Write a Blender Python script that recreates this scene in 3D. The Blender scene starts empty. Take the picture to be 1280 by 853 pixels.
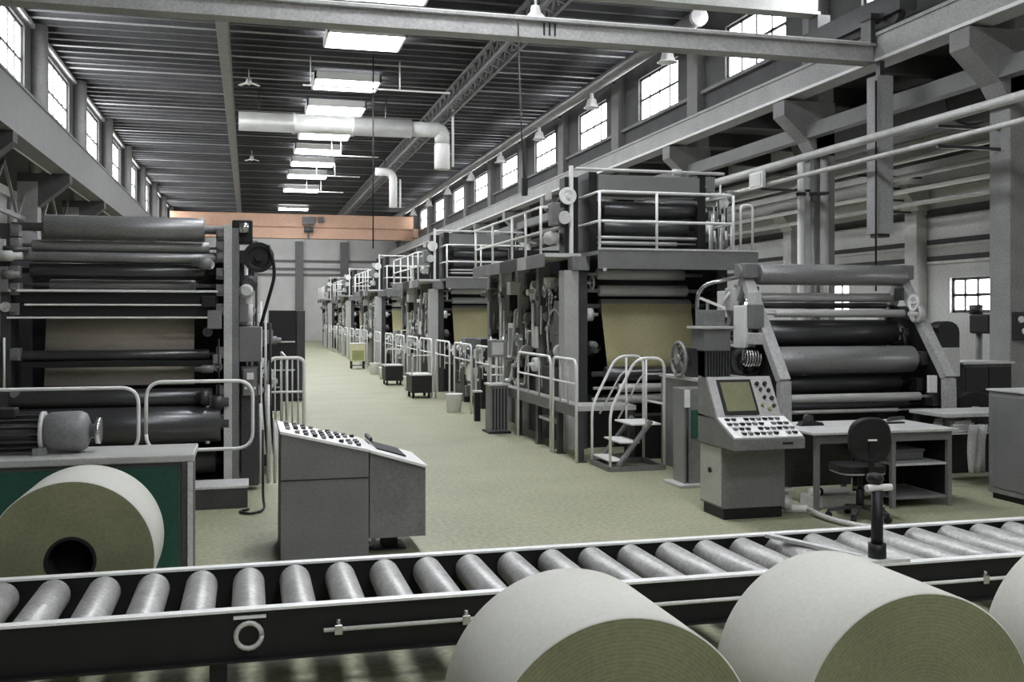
import bpy, bmesh, math, random
from mathutils import Vector, Matrix

scene = bpy.context.scene
COL = scene.collection
PI = math.pi

# ------------------------------------------------------------------ camera numbers
F, VX, VY, EYE = 1266.0, 311.0, 393.0, 1.85
YAW = math.atan((640 - VX) / F)
S, Cc = math.sin(YAW), math.cos(YAW)


def on_y(px, py, Y):
    """X and Z of the point of the plane y = Y that is seen at a pixel of the 1280 x 853 photograph"""
    xc = (px - 640) / F
    d = Y / (Cc - xc * S)
    return d * (S + xc * Cc), EYE + (VY - py) * d / F


# ------------------------------------------------------------------ materials
MATS = {}


def srgb(v):
    v /= 255.0
    return v / 12.92 if v <= 0.04045 else ((v + 0.055) / 1.055) ** 2.4


def mat(name, rgb, rough=0.6, metal=0.0, var=0.18, scale=3.0, fine=0.12, fscale=55.0, bump=0.0, spec=0.5):
    m = bpy.data.materials.new(name)
    m.use_nodes = True
    nt = m.node_tree
    b = nt.nodes['Principled BSDF']
    col = tuple(srgb(c) for c in rgb) + (1,)
    tc = nt.nodes.new('ShaderNodeTexCoord')
    n1 = nt.nodes.new('ShaderNodeTexNoise')
    n1.inputs['Scale'].default_value = scale
    n1.inputs['Detail'].default_value = 4
    n2 = nt.nodes.new('ShaderNodeTexNoise')
    n2.inputs['Scale'].default_value = fscale
    n2.inputs['Detail'].default_value = 2
    nt.links.new(tc.outputs['Object'], n1.inputs['Vector'])
    nt.links.new(tc.outputs['Object'], n2.inputs['Vector'])
    a = nt.nodes.new('ShaderNodeMath'); a.operation = 'MULTIPLY_ADD'
    a.inputs[1].default_value = 2 * var * 1.6
    a.inputs[2].default_value = 1 - var * 1.6 - fine * 1.6
    nt.links.new(n1.outputs['Fac'], a.inputs[0])
    c = nt.nodes.new('ShaderNodeMath'); c.operation = 'MULTIPLY_ADD'
    c.inputs[1].default_value = 2 * fine * 1.6
    nt.links.new(n2.outputs['Fac'], c.inputs[0])
    nt.links.new(a.outputs[0], c.inputs[2])
    mx = nt.nodes.new('ShaderNodeVectorMath'); mx.operation = 'SCALE'
    mx.inputs[0].default_value = col[:3]
    nt.links.new(c.outputs[0], mx.inputs['Scale'])
    nt.links.new(mx.outputs[0], b.inputs['Base Color'])
    b.inputs['Roughness'].default_value = rough
    b.inputs['Metallic'].default_value = metal
    b.inputs['Specular IOR Level'].default_value = spec
    if bump:
        bp = nt.nodes.new('ShaderNodeBump')
        bp.inputs['Strength'].default_value = bump
        bp.inputs['Distance'].default_value = 0.01
        nt.links.new(n2.outputs['Fac'], bp.inputs['Height'])
        nt.links.new(bp.outputs[0], b.inputs['Normal'])
    MATS[name] = m
    return m


def emit(name, rgb, strength):
    m = bpy.data.materials.new(name)
    m.use_nodes = True
    nt = m.node_tree
    nt.nodes.remove(nt.nodes['Principled BSDF'])
    e = nt.nodes.new('ShaderNodeEmission')
    e.inputs[0].default_value = tuple(srgb(c) for c in rgb) + (1,)
    e.inputs[1].default_value = strength
    nt.links.new(e.outputs[0], nt.nodes['Material Output'].inputs[0])
    MATS[name] = m
    return m


def ring_mat(name, rgb, dark, zc, scale):
    """wound paper: rings round the local Y axis at height zc"""
    m = mat(name, rgb, 0.9, 0, 0.16, 4, 0.16, 60)
    nt = m.node_tree
    b = nt.nodes['Principled BSDF']
    old = b.inputs['Base Color'].links[0].from_socket
    tc = nt.nodes.new('ShaderNodeTexCoord')
    mp = nt.nodes.new('ShaderNodeMapping')
    mp.inputs['Location'].default_value = (0, 0, -zc)
    w = nt.nodes.new('ShaderNodeTexWave')
    w.wave_type = 'RINGS'; w.rings_direction = 'Y'
    w.inputs['Scale'].default_value = scale
    w.inputs['Distortion'].default_value = 0.6
    w.inputs['Detail'].default_value = 2
    nt.links.new(tc.outputs['Object'], mp.inputs[0])
    nt.links.new(mp.outputs[0], w.inputs['Vector'])
    ma = nt.nodes.new('ShaderNodeMath'); ma.operation = 'MULTIPLY_ADD'
    ma.inputs[1].default_value = 1 - dark; ma.inputs[2].default_value = dark
    nt.links.new(w.outputs['Fac'], ma.inputs[0])
    v = nt.nodes.new('ShaderNodeVectorMath'); v.operation = 'SCALE'
    nt.links.new(old, v.inputs[0]); nt.links.new(ma.outputs[0], v.inputs['Scale'])
    nt.links.new(v.outputs[0], b.inputs['Base Color'])
    return m


mat('floor', (154, 155, 128), 0.6, 0, 0.14, 0.9, 0.32, 24, 0.2)
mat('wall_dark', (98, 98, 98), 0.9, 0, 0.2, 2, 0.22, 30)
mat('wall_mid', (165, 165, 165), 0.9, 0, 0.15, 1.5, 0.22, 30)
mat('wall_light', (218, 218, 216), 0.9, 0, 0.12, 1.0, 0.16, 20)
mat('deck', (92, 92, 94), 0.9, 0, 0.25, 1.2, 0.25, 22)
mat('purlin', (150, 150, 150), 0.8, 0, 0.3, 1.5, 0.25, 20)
mat('girder', (176, 176, 174), 0.7, 0, 0.15, 2, 0.25, 25)
mat('girder_dark', (78, 78, 78), 0.8, 0, 0.2, 2, 0.2, 25)
mat('concrete', (150, 150, 148), 0.95, 0, 0.15, 3, 0.3, 40)
mat('dark', (34, 34, 35), 0.5, 0.2, 0.25, 4, 0.2, 40)
mat('black', (20, 20, 21), 0.55, 0, 0.2, 4, 0.15, 40)
mat('iron', (76, 76, 77), 0.42, 0.35, 0.25, 4, 0.25, 45)
mat('grey', (124, 124, 124), 0.5, 0.1, 0.2, 4, 0.22, 45)
mat('panel', (120, 120, 119), 0.6, 0, 0.12, 3, 0.16, 50)
mat('pale', (205, 205, 202), 0.5, 0.1, 0.15, 4, 0.2, 45)
mat('white', (240, 240, 237), 0.45, 0, 0.06, 4, 0.08, 45)
mat('chrome', (205, 205, 205), 0.25, 0.9, 0.1, 4, 0.1, 45)
mat('roll_dark', (88, 88, 89), 0.3, 0.5, 0.18, 3, 0.2, 50)
mat('roll_mid', (146, 146, 145), 0.36, 0.35, 0.18, 3, 0.25, 50)
mat('roll_pale', (192, 192, 188), 0.4, 0.2, 0.12, 3, 0.16, 50)
mat('conveyor_roller', (176, 176, 172), 0.45, 0.35, 0.22, 6, 0.3, 42, 0.2)
mat('paper', (200, 200, 190), 0.85, 0, 0.06, 2, 0.07, 60)
ring_mat('paper_end', (136, 137, 106), 0.86, 0.454, 24)
mat('core', (28, 28, 28), 0.9)
mat('web_grey', (218, 208, 194), 0.7, 0, 0.12, 2, 0.18, 60)
mat('web_tan', (184, 178, 136), 0.7, 0, 0.14, 2, 0.2, 60)
mat('green', (38, 84, 70), 0.6, 0, 0.15, 3, 0.2, 40)
mat('crane_tan', (196, 160, 136), 0.6, 0, 0.1, 1, 0.14, 10)
mat('cream', (205, 203, 168), 0.6, 0, 0.1, 3, 0.14, 40)
mat('screen', (132, 132, 104), 0.2, 0, 0.12, 6, 0.12, 60)
mat('olive', (150, 150, 100), 0.7)
mat('rubber', (24, 24, 24), 0.8)
emit('daylight', (240, 242, 245), 9.0)
emit('rooflight', (247, 249, 255), 16.0)


# ------------------------------------------------------------------ mesh builder
class MB:
    def __init__(self):
        self.bm = bmesh.new()

    def _face(self, vs, m, smooth=False):
        try:
            f = self.bm.faces.new(vs)
        except ValueError:
            return None
        f.material_index = m
        f.smooth = smooth
        return f

    def box(self, x0, x1, y0, y1, z0, z1, m=0, bev=0.0):
        v = [self.bm.verts.new((x, y, z)) for x in (x0, x1) for y in (y0, y1) for z in (z0, z1)]
        q = [(0, 1, 3, 2), (4, 6, 7, 5), (0, 4, 5, 1), (2, 3, 7, 6), (0, 2, 6, 4), (1, 5, 7, 3)]
        fs = [self._face([v[i] for i in f], m) for f in q]
        if bev:
            es = list({e for f in fs for e in f.edges})
            r = bmesh.ops.bevel(self.bm, geom=es, offset=bev, segments=2, profile=0.5, affect='EDGES', clamp_overlap=True)
            for f in r['faces']:
                f.material_index = m
        return self

    def bar(self, p0, p1, w, h, m=0, up=(0, 0, 1)):
        """rectangular bar between two points"""
        p0, p1 = Vector(p0), Vector(p1)
        t = (p1 - p0).normalized()
        s = t.cross(Vector(up))
        if s.length < 1e-4:
            s = t.cross(Vector((1, 0, 0)))
        s.normalize()
        u = s.cross(t)
        v = []
        for p in (p0, p1):
            for a, b in ((-1, -1), (1, -1), (1, 1), (-1, 1)):
                v.append(self.bm.verts.new(p + s * a * w / 2 + u * b * h / 2))
        for f in ((3, 2, 1, 0), (4, 5, 6, 7), (0, 1, 5, 4), (1, 2, 6, 5), (2, 3, 7, 6), (3, 0, 4, 7)):
            self._face([v[i] for i in f], m)
        return self

    def lathe(self, p0, axis, prof, n=24, m=0, mids=None):
        """profile of (distance along axis, radius) revolved about the axis through p0"""
        p0 = Vector(p0)
        a = Vector(axis).normalized()
        s = a.orthogonal().normalized()
        u = a.cross(s)
        rings = []
        for (t, r) in prof:
            if r < 1e-6:
                rings.append([self.bm.verts.new(p0 + a * t)])
            else:
                rings.append([self.bm.verts.new(p0 + a * t + (s * math.cos(2 * PI * k / n) + u * math.sin(2 * PI * k / n)) * r) for k in range(n)])
        for i in range(len(rings) - 1):
            A, B = rings[i], rings[i + 1]
            mi = mids[i] if mids else m
            dr = abs(prof[i + 1][1] - prof[i][1]); dt = abs(prof[i + 1][0] - prof[i][0])
            sm = dt > 0.35 * dr
            for k in range(n):
                k2 = (k + 1) % n
                if len(A) == 1 and len(B) == 1:
                    break
                if len(A) == 1:
                    self._face([A[0], B[k2], B[k]], mi, sm)
                elif len(B) == 1:
                    self._face([A[k], A[k2], B[0]], mi, sm)
                else:
                    self._face([A[k], A[k2], B[k2], B[k]], mi, sm)
        return self

    def cyl(self, p0, p1, r, n=20, r2=None, m=0):
        p0, p1 = Vector(p0), Vector(p1)
        L = (p1 - p0).length
        r2 = r if r2 is None else r2
        return self.lathe(p0, p1 - p0, [(0, 0), (0, r), (L, r2), (L, 0)], n, m)

    def tube(self, pts, r, n=8, m=0):
        pts = [Vector(p) for p in pts]
        rings = []
        s = None
        for i, p in enumerate(pts):
            if i == 0:
                t = pts[1] - p
            elif i == len(pts) - 1:
                t = p - pts[i - 1]
            else:
                t = (pts[i + 1] - p).normalized() + (p - pts[i - 1]).normalized()
            t.normalize()
            if s is None:
                s = t.orthogonal().normalized()
            else:
                s = (s - t * s.dot(t))
                s = s.normalized() if s.length > 1e-5 else t.orthogonal().normalized()
            u = t.cross(s)
            rings.append([self.bm.verts.new(p + (s * math.cos(2 * PI * k / n) + u * math.sin(2 * PI * k / n)) * r) for k in range(n)])
        for A, B in zip(rings, rings[1:]):
            for k in range(n):
                k2 = (k + 1) % n
                self._face([A[k], A[k2], B[k2], B[k]], m, True)
        self._face(rings[0][::-1], m)
        self._face(rings[-1], m)
        return self

    def prism(self, poly, axis, a, b, m=0):
        """2-D polygon extruded along x, y or z from a to b; poly gives the other two coordinates in order"""
        def P(q, t):
            return {'x': (t, q[0], q[1]), 'y': (q[0], t, q[1]), 'z': (q[0], q[1], t)}[axis]
        A = [self.bm.verts.new(P(q, a)) for q in poly]
        B = [self.bm.verts.new(P(q, b)) for q in poly]
        n = len(poly)
        self._face(A[::-1], m)
        self._face(B, m)
        for k in range(n):
            k2 = (k + 1) % n
            self._face([A[k], A[k2], B[k2], B[k]], m)
        return self

    def sheet(self, prof, x0, x1, th=0.004, m=0):
        """a sheet hanging across x, following a (y, z) line, with its own thickness"""
        n = len(prof)
        rows = []
        for i, (y, z) in enumerate(prof):
            a = prof[max(i - 1, 0)]; b = prof[min(i + 1, n - 1)]
            t = Vector((0, b[0] - a[0], b[1] - a[1])).normalized()
            nn = Vector((0, -t.z, t.y)) * th
            rows.append([self.bm.verts.new(Vector((x, y, z)) + o) for o in (Vector(), nn) for x in (x0, x1)])
        for A, B in zip(rows, rows[1:]):
            self._face([A[0], A[1], B[1], B[0]], m, True)
            self._face([A[2], B[2], B[3], A[3]], m, True)
            self._face([A[0], B[0], B[2], A[2]], m)
            self._face([A[1], A[3], B[3], B[1]], m)
        self._face([rows[0][0], rows[0][2], rows[0][3], rows[0][1]], m)
        self._face([rows[-1][0], rows[-1][1], rows[-1][3], rows[-1][2]], m)
        return self

    def build(self, name, mats, parent=None, label=None):
        bm = self.bm
        bmesh.ops.recalc_face_normals(bm, faces=bm.faces[:])
        if parent is not None:
            bmesh.ops.translate(bm, vec=-base_of(parent), verts=bm.verts[:])
        me = bpy.data.meshes.new(name)
        bm.to_mesh(me)
        bm.free()
        o = bpy.data.objects.new(name, me)
        COL.objects.link(o)
        for q in ([mats] if isinstance(mats, str) else mats):
            me.materials.append(MATS[q])
        if parent is not None:
            o.parent = parent
        if label:
            o['label'] = label
        return o


def base_of(o):
    while o.parent is not None:
        o = o.parent
    return o.location.copy()


def round_path(pts, rad, seg=5, closed=False):
    pts = [Vector(p) for p in pts]
    n = len(pts)
    out = []
    for i in range(n):
        if not closed and i in (0, n - 1):
            out.append(pts[i]); continue
        p, a, b = pts[i], pts[i - 1], pts[(i + 1) % n]
        u, v = (a - p), (b - p)
        r = min(rad, u.length * 0.49, v.length * 0.49)
        q0, q1 = p + u.normalized() * r, p + v.normalized() * r
        for k in range(seg + 1):
            t = k / seg
            out.append(q0 * (1 - t) ** 2 + p * 2 * t * (1 - t) + q1 * t * t)
    if closed:
        out.append(out[0].copy())
    return out


def thing(name, label, cat, loc=(0, 0, 0), group=None):
    o = bpy.data.objects.new(name, None)
    o.empty_display_size = 0.2
    COL.objects.link(o)
    o.location = loc
    tag(o, label, cat, group)
    return o


def tag(o, label, cat, group=None):
    o['label'] = label
    o['category'] = cat
    if group:
        o['group'] = group
    return o


def structure(o, label=None):
    o['kind'] = 'structure'
    if label:
        o['label'] = label
    return o


def recentre(o, loc):
    """give a single-mesh thing an origin at its base"""
    loc = Vector(loc)
    o.data.transform(Matrix.Translation(-loc))
    o.location = loc
    return o


def dup(root, loc, label=None, group=None, rotz=None):
    r = root.copy()
    COL.objects.link(r)
    r.location = loc
    if rotz is not None:
        r.rotation_euler = (0, 0, rotz)
    if label:
        r['label'] = label
    if group:
        r['group'] = group
    for ch in list(root.children):
        c = ch.copy(); COL.objects.link(c); c.parent = r
        for g in list(ch.children):
            d = g.copy(); COL.objects.link(d); d.parent = c
    return r


ORD = ['first', 'second', 'third', 'fourth', 'fifth', 'sixth', 'seventh', 'eighth', 'ninth', 'tenth', 'eleventh', 'twelfth',
       'thirteenth', 'fourteenth', 'fifteenth', 'sixteenth', 'seventeenth', 'eighteenth']

# ------------------------------------------------------------------ the hall
XL, XR, YB, YE, ZC = -5.0, 10.2, -12.0, 72.0, 8.95
AL, AR, ZA = -8.6, 14.0, 6.3

structure(MB().box(AL - 0.3, AR + 0.3, YB - 0.3, YE + 0.3, -0.12, 0).build('floor', 'floor'))
b = MB()
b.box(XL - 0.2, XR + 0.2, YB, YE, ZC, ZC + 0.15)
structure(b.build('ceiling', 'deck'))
b = MB()
y = YB + 0.4
k = 0
while y < YE - 0.3:
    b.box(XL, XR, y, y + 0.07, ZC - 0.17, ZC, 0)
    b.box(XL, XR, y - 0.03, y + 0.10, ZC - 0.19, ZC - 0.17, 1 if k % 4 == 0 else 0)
    y += 0.62
    k += 1
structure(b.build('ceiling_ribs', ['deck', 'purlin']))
# longitudinal roof beams under the ribs
b = MB()
b.box(-0.75, -0.45, YB, YE, ZC - 0.24, ZC - 0.19)
b.box(-0.63, -0.57, YB, YE, ZC - 0.50, ZC - 0.24)
b.box(-0.73, -0.47, YB, YE, ZC - 0.54, ZC - 0.50)
structure(b.build('roof_beam', 'grey'))
b = MB()
for zz in (ZC - 0.26, ZC - 0.72):
    for xx in (5.92, 6.3):
        b.box(xx - 0.04, xx + 0.04, YB, YE, zz - 0.03, zz + 0.05)
y = YB
while y < YE - 0.7:
    for xx in (5.92, 6.3):
        b.bar((xx, y, ZC - 0.72), (xx, y + 0.35, ZC - 0.26), 0.05, 0.05)
        b.bar((xx, y + 0.35, ZC - 0.26), (xx, y + 0.7, ZC - 0.72), 0.05, 0.05)
    b.bar((5.92, y, ZC - 0.72), (6.3, y + 0.35, ZC - 0.72), 0.04, 0.04)
    y += 0.7
structure(b.build('roof_lattice_beam', 'grey'))

# end, back and outer walls
b = MB()
b.box(AL - 0.3, AR + 0.3, YE, YE + 0.3, 0, ZC)
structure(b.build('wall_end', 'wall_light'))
b = MB()
for zz in (5.55, 5.0, 4.6):
    b.box(AL, AR, YE - 0.10, YE, zz - 0.08, zz + 0.08)
for xx in (-3.2, 0.3, 3.4, 6.5):
    b.box(xx - 0.28, xx + 0.28, YE - 0.25, YE - 0.1, 0, 6.9)
structure(b.build('trim_end', 'panel'))
structure(MB().box(AL - 0.3, AR + 0.3, YB - 0.3, YB, 0, ZC + 0.15).build('wall_back', 'wall_mid'))
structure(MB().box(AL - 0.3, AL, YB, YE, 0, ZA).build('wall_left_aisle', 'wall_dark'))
structure(MB().box(AL, XL, YB, YE, ZA, ZA + 0.2).build('ceiling_left_aisle', 'deck'))
structure(MB().box(XR + 0.2, AR, YB, YE, ZA, ZA + 0.2).build('ceiling_right_aisle', 'deck'))
b = MB()
y = YB + 1.3
while y < YE:
    b.box(XR + 0.2, AR, y, y + 0.18, ZA - 0.35, ZA)
    y += 2.575
structure(b.build('beam_right_aisle', 'girder_dark'))

# outer wall of the right aisle, with low windows
RW0 = 16.45
wins_low = [(RW0 + 5.15 * k, RW0 + 5.15 * k + 1.5) for k in range(-2, 9)]
b = MB()
b.box(AR, AR + 0.3, YB, YE, 0, 1.88)
b.box(AR, AR + 0.3, YB, YE, 2.6, ZA)
prev = YB
for (a, c) in wins_low:
    b.box(AR, AR + 0.3, prev, a, 1.88, 2.6); prev = c
b.box(AR, AR + 0.3, prev, YE, 1.88, 2.6)
structure(b.build('wall_right_aisle', 'wall_light'))
b = MB()      # cladding laps
for zz in (2.9, 3.25, 3.9, 4.45, 5.1, 5.6):
    b.box(AR - 0.05, AR, YB, YE, zz, zz + 0.06, 0 if zz not in (3.9, 5.1) else 1)
    b.box(AR - 0.02, AR, YB, YE, zz + 0.06, zz + 0.17, 1)
structure(b.build('trim_right_aisle', ['pale', 'girder_dark']))


def window(n, side, x0, x1, ya, yb, za, zb, cols, rows):
    """side +1: wall at larger x; frame stands in the opening between x0 and x1"""
    fr = MB()
    xm0, xm1 = (x0 + 0.06, x0 + 0.14) if side > 0 else (x1 - 0.14, x1 - 0.06)
    w = 0.06
    fr.box(xm0, xm1, ya, ya + w, za, zb); fr.box(xm0, xm1, yb - w, yb, za, zb)
    fr.box(xm0, xm1, ya, yb, za, za + w); fr.box(xm0, xm1, ya, yb, zb - w, zb)
    for k in range(1, cols):
        yy = ya + (yb - ya) * k / cols
        fr.box(xm0, xm1, yy - 0.025, yy + 0.025, za, zb)
    for k in range(1, rows):
        zz = za + (zb - za) * k / rows
        fr.box(xm0, xm1, ya, yb, zz - 0.03, zz + 0.03)
    f = structure(fr.build('window_%d' % n, 'girder_dark'))
    xp = (xm0 + xm1) / 2
    p = MB().box(xp - 0.006, xp + 0.006, ya + 0.02, yb - 0.02, za + 0.02, zb - 0.02).build('window_pane', 'daylight', f)
    return f


nw = 1
for (a, c) in wins_low:
    window(nw, 1, AR, AR + 0.3, a, c, 1.88, 2.6, 4, 2); nw += 1

# clerestory walls
RWY = [19.2 + 5.15 * k for k in range(-2, 10)]
LWY = [29.7 + 6.0 * k for k in range(-1, 7)]


def clerestory(name, x0, x1, zlo, ys, half, za, zb, m):
    b = MB()
    b.box(x0, x1, YB, YE, zlo, za)
    b.box(x0, x1, YB, YE, zb, ZC)
    prev = YB
    for yc in ys:
        b.box(x0, x1, prev, yc - half, za, zb)
        prev = yc + half
    b.box(x0, x1, prev, YE, za, zb)
    return structure(b.build(name, m))


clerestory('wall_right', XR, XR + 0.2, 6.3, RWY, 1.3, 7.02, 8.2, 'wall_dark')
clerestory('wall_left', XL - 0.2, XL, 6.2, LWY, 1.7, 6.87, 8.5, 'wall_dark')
for yc in RWY:
    window(nw, 1, XR, XR + 0.2, yc - 1.3, yc + 1.3, 7.02, 8.2, 4, 2); nw += 1
for yc in LWY:
    window(nw, -1, XL - 0.2, XL, yc - 1.7, yc + 1.7, 6.87, 8.5, 5, 2); nw += 1
# window ledges
structure(MB().box(XR - 0.12, XR, YB, YE, 6.92, 7.0).box(XR - 0.06, XR, YB, YE, 6.5, 6.56).build('trim_right_ledge', 'grey'))
structure(MB().box(XL, XL + 0.14, YB, YE, 6.74, 6.82).box(XL, XL + 0.1, YB, YE, 8.62, 8.72).build('trim_left_ledge', 'girder'))

# columns: one object each
RCY = [1.5, 6.6, 11.8] + [16.65 + 5.15 * k for k in range(0, 11)]
for yc in RCY:
    b = MB()
    b.box(10.0, 10.38, yc - 0.2, yc + 0.2, 0, 5.2, 0, 0.01)
    b.prism([(9.35, 5.72), (9.35, 5.45), (9.85, 5.0), (10.0, 4.75), (10.38, 4.75), (10.38, 5.72)], 'y', yc - 0.2, yc + 0.2)
    b.box(10.0, 10.3, yc - 0.28, yc + 0.28, 5.72, ZC - 0.2)
    structure(b.build('column_right', 'concrete'))
LCY = [32.3 - 6.0 * k for k in range(4, 0, -1)] + [32.3 + 6.0 * k for k in range(0, 7)]
for yc in LCY:
    b = MB()
    b.box(-5.3, -4.85, yc - 0.22, yc + 0.22, 0, 5.0, 0, 0.01)
    b.prism([(-4.15, 5.2), (-4.15, 5.0), (-4.85, 4.4), (-5.3, 4.4), (-5.3, 5.2)], 'y', yc - 0.2, yc + 0.2, 1)
    b.cyl((-4.87, yc, 5.2), (-4.87, yc, ZC - 0.2), 0.21, 20)
    structure(b.build('column_left', ['concrete', 'girder_dark']))
# pilasters on the aisle wall
for k in range(0, 9):
    yc = 18.85 + 5.15 * k
    b = MB()
    b.box(13.72, 13.98, yc - 0.2, yc + 0.2, 0, 4.2)
    b.prism([(13.98, 4.6), (13.45, 4.6), (13.45, 4.4), (13.72, 4.05), (13.98, 4.05)], 'y', yc - 0.28, yc + 0.28)
    structure(b.build('pilaster', 'pale'))


def runway(name, xc, z0, z1, face='girder'):
    b = MB()
    b.box(xc - 0.2, xc + 0.2, YB, YE, z0, z0 + 0.05)
    b.box(xc - 0.2, xc + 0.2, YB, YE, z1 - 0.05, z1)
    b.box(xc - 0.17, xc + 0.17, YB, YE, z0 + 0.05, z1 - 0.05)
    b.box(xc - 0.04, xc + 0.04, YB, YE, z1, z1 + 0.08, 1)
    b.box(xc - 0.23, xc - 0.2, YB, YE, z0 - 0.02, z0 + 0.03, 2)
    return structure(b.build(name, [face, 'iron', 'white']))


runway('crane_runway_beam', 9.57, 5.76, 6.2)
runway('crane_runway_beam', -4.35, 5.2, 6.2, 'panel')
structure(MB().box(9.8, 10.0, YB, YE, 5.05, 5.3).box(9.9, 10.0, YB, YE, 4.7, 4.78).build('trim_right_tie', 'panel'))
# left aisle lattice bracing under the runway
b = MB()
y = 20.0
b.box(-5.2, -5.1, 18, 60, 4.05, 4.15)
while y < 60:
    b.bar((-5.15, y, 4.1), (-5.15, y + 1.35, 5.2), 0.06, 0.07)
    b.bar((-5.15, y + 1.35, 5.2), (-5.15, y + 2.7, 4.1), 0.06, 0.07)
    y += 2.7
structure(b.build('trim_left_bracing', 'grey'))

# ------------------------------------------------------------------ overhead things
RLY = [25.0, 29.9, 33.7, 38.7, 42.4, 46.0, 50.2, 55.9, 66.0]
NEAR = [21.0, 16.0, 11.0, 6.0, 1.0, -4.0, -9.0]


def rooflight(yc, label, group):
    r = thing('ceiling_light', label, 'ceiling light', (2.75, yc, ZC - 0.2), group)
    f = MB()
    w, h = 0.95, 0.75
    z0, z1 = ZC - 0.42, ZC - 0.2
    for (x0, x1, y0, y1) in ((-w, w, -h, -h + 0.05), (-w, w, h - 0.05, h), (-w, -w + 0.05, -h, h), (w - 0.05, w, -h, h)):
        f.box(2.75 + x0, 2.75 + x1, yc + y0, yc + y1, z0, z1)
    f.build('housing', 'white', r)
    MB().box(2.75 - w + 0.05, 2.75 + w - 0.05, yc - h + 0.05, yc + h - 0.05, z0 + 0.03, z0 + 0.07).build('diffuser', 'rooflight', r)
    return r


for i, yc in enumerate(RLY):
    rooflight(yc, 'bright rectangular light panel under the dark ribbed ceiling, %s one from the near crane beam' % ORD[i], 'ceiling light panels in a line')
for yc in NEAR:
    rooflight(yc, 'bright ceiling light panel overhead on the near side of the crane beam', 'light panels overhead')

# conduit frames that hang under the roof
for i, (yc, xa, xb, xv) in enumerate(((27.6, 1.4, 5.4, 4.0), (39.6, 2.9, 4.9, 3.45), (45.5, 2.7, 4.8, 3.7), (51.5, 2.6, 4.6, 3.5))):
    zc = 7.98
    r = thing('hanging_conduit', 'thin white conduit hung below the light panels, %s from the near crane beam' % ORD[i], 'conduit', (xa, yc, zc), 'hung conduits')
    MB().tube([(xa, yc, zc), (xb, yc, zc)], 0.025).build('pipe', 'white', r)
    MB().tube([(xv, yc, zc), (xv, yc, ZC - 0.19)], 0.022).build('hanger', 'white', r)
    MB().tube([(xa + 0.2, yc, zc), (xa + 0.2, yc, ZC - 0.19)], 0.015).build('hanger', 'white', r)

# air duct that crosses the nave, with elbow and outlet
r = thing('ceiling_duct', 'thick pale round air duct crossing below the roof with an elbow and outlet', 'air duct', (2.7, 31.0, 7.7))
MB().lathe((-0.3, 32.0, 7.75), (1, 0, 0), [(0, 0), (0, 0.29), (1.6, 0.29), (1.6, 0.32), (1.7, 0.32), (1.7, 0.29), (3.4, 0.29), (3.4, 0.32), (3.5, 0.32), (3.5, 0.29), (5.3, 0.29), (5.3, 0)], 24).build('duct_pipe', 'roll_pale', r)
MB().tube(round_path([(5.0, 32.0, 7.75), (6.0, 32.0, 7.75), (6.0, 32.0, 7.3)], 0.6, 8), 0.24, 16).build('elbow', 'pale', r)
MB().lathe((6.0, 32.0, 7.35), (0, 0, -1), [(0, 0.2), (0.1, 0.25), (0.85, 0.25), (0.85, 0.2), (0.8, 0.0)], 18).build('outlet', 'white', r, 'white outlet')
MB().tube([(6.35, 32.0, ZC - 0.2), (6.35, 32.0, 6.6)], 0.04).build('drain_pipe', 'white', r)
for xx in (0.3, 4.2):
    MB().box(xx - 0.02, xx + 0.02, 31.98, 32.02, 8.0, ZC - 0.15).build('hanger', 'iron', r)
r = thing('ceiling_duct', 'slim pale duct drop with a curved top, farther than the crossing air duct', 'air duct', (5.9, 43.0, 7.7))
MB().tube(round_path([(5.2, 43.0, 7.9), (5.95, 43.0, 7.9), (5.95, 43.0, 6.4)], 0.5, 8), 0.17, 14).build('duct_pipe', 'white', r)
MB().tube([(6.25, 43.0, 7.6), (6.25, 43.0, 6.4)], 0.04).build('drain_pipe', 'white', r)
MB().box(5.58, 5.62, 42.98, 43.02, 8.02, ZC - 0.15).build('hanger', 'iron', r)

# long pipe under the clerestory windows, bell lamps below it
r = thing('wall_pipe', 'long thick grey pipe running along the tops of the high windows', 'pipe', (9.3, 30, 8.2))
MB().tube([(9.3, 20.0, 8.2), (9.3, 71.5, 8.2)], 0.17, 16).build('pipe', 'roll_mid', r)
MB().lathe((9.3, 20.0, 8.2), (0, -1, 0), [(0, 0.17), (0.02, 0.2), (0.12, 0.2), (0.14, 0.0)], 16).build('end_cap', 'pale', r)
for yc in [21.8 + 5.15 * k for k in range(10)]:
    MB().box(9.3, XR, yc - 0.03, yc + 0.03, 8.36, 8.42).build('bracket', 'iron', r)
for i in range(8):
    yc = 21.6 + 5.3 * i
    r = thing('pendant_lamp', 'white bell lamp under the pipe by the high windows, %s from the near end' % ORD[i], 'lamp', (9.3, yc, 8.02), 'bell lamps under the pipe')
    MB().lathe((9.3, yc, 8.03), (0, 0, -1), [(0, 0), (0, 0.05), (0.12, 0.06), (0.16, 0.12), (0.34, 0.17), (0.4, 0.24), (0.4, 0.22), (0.34, 0.15), (0.2, 0)], 20).build('lamp_shade', 'white', r)
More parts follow.
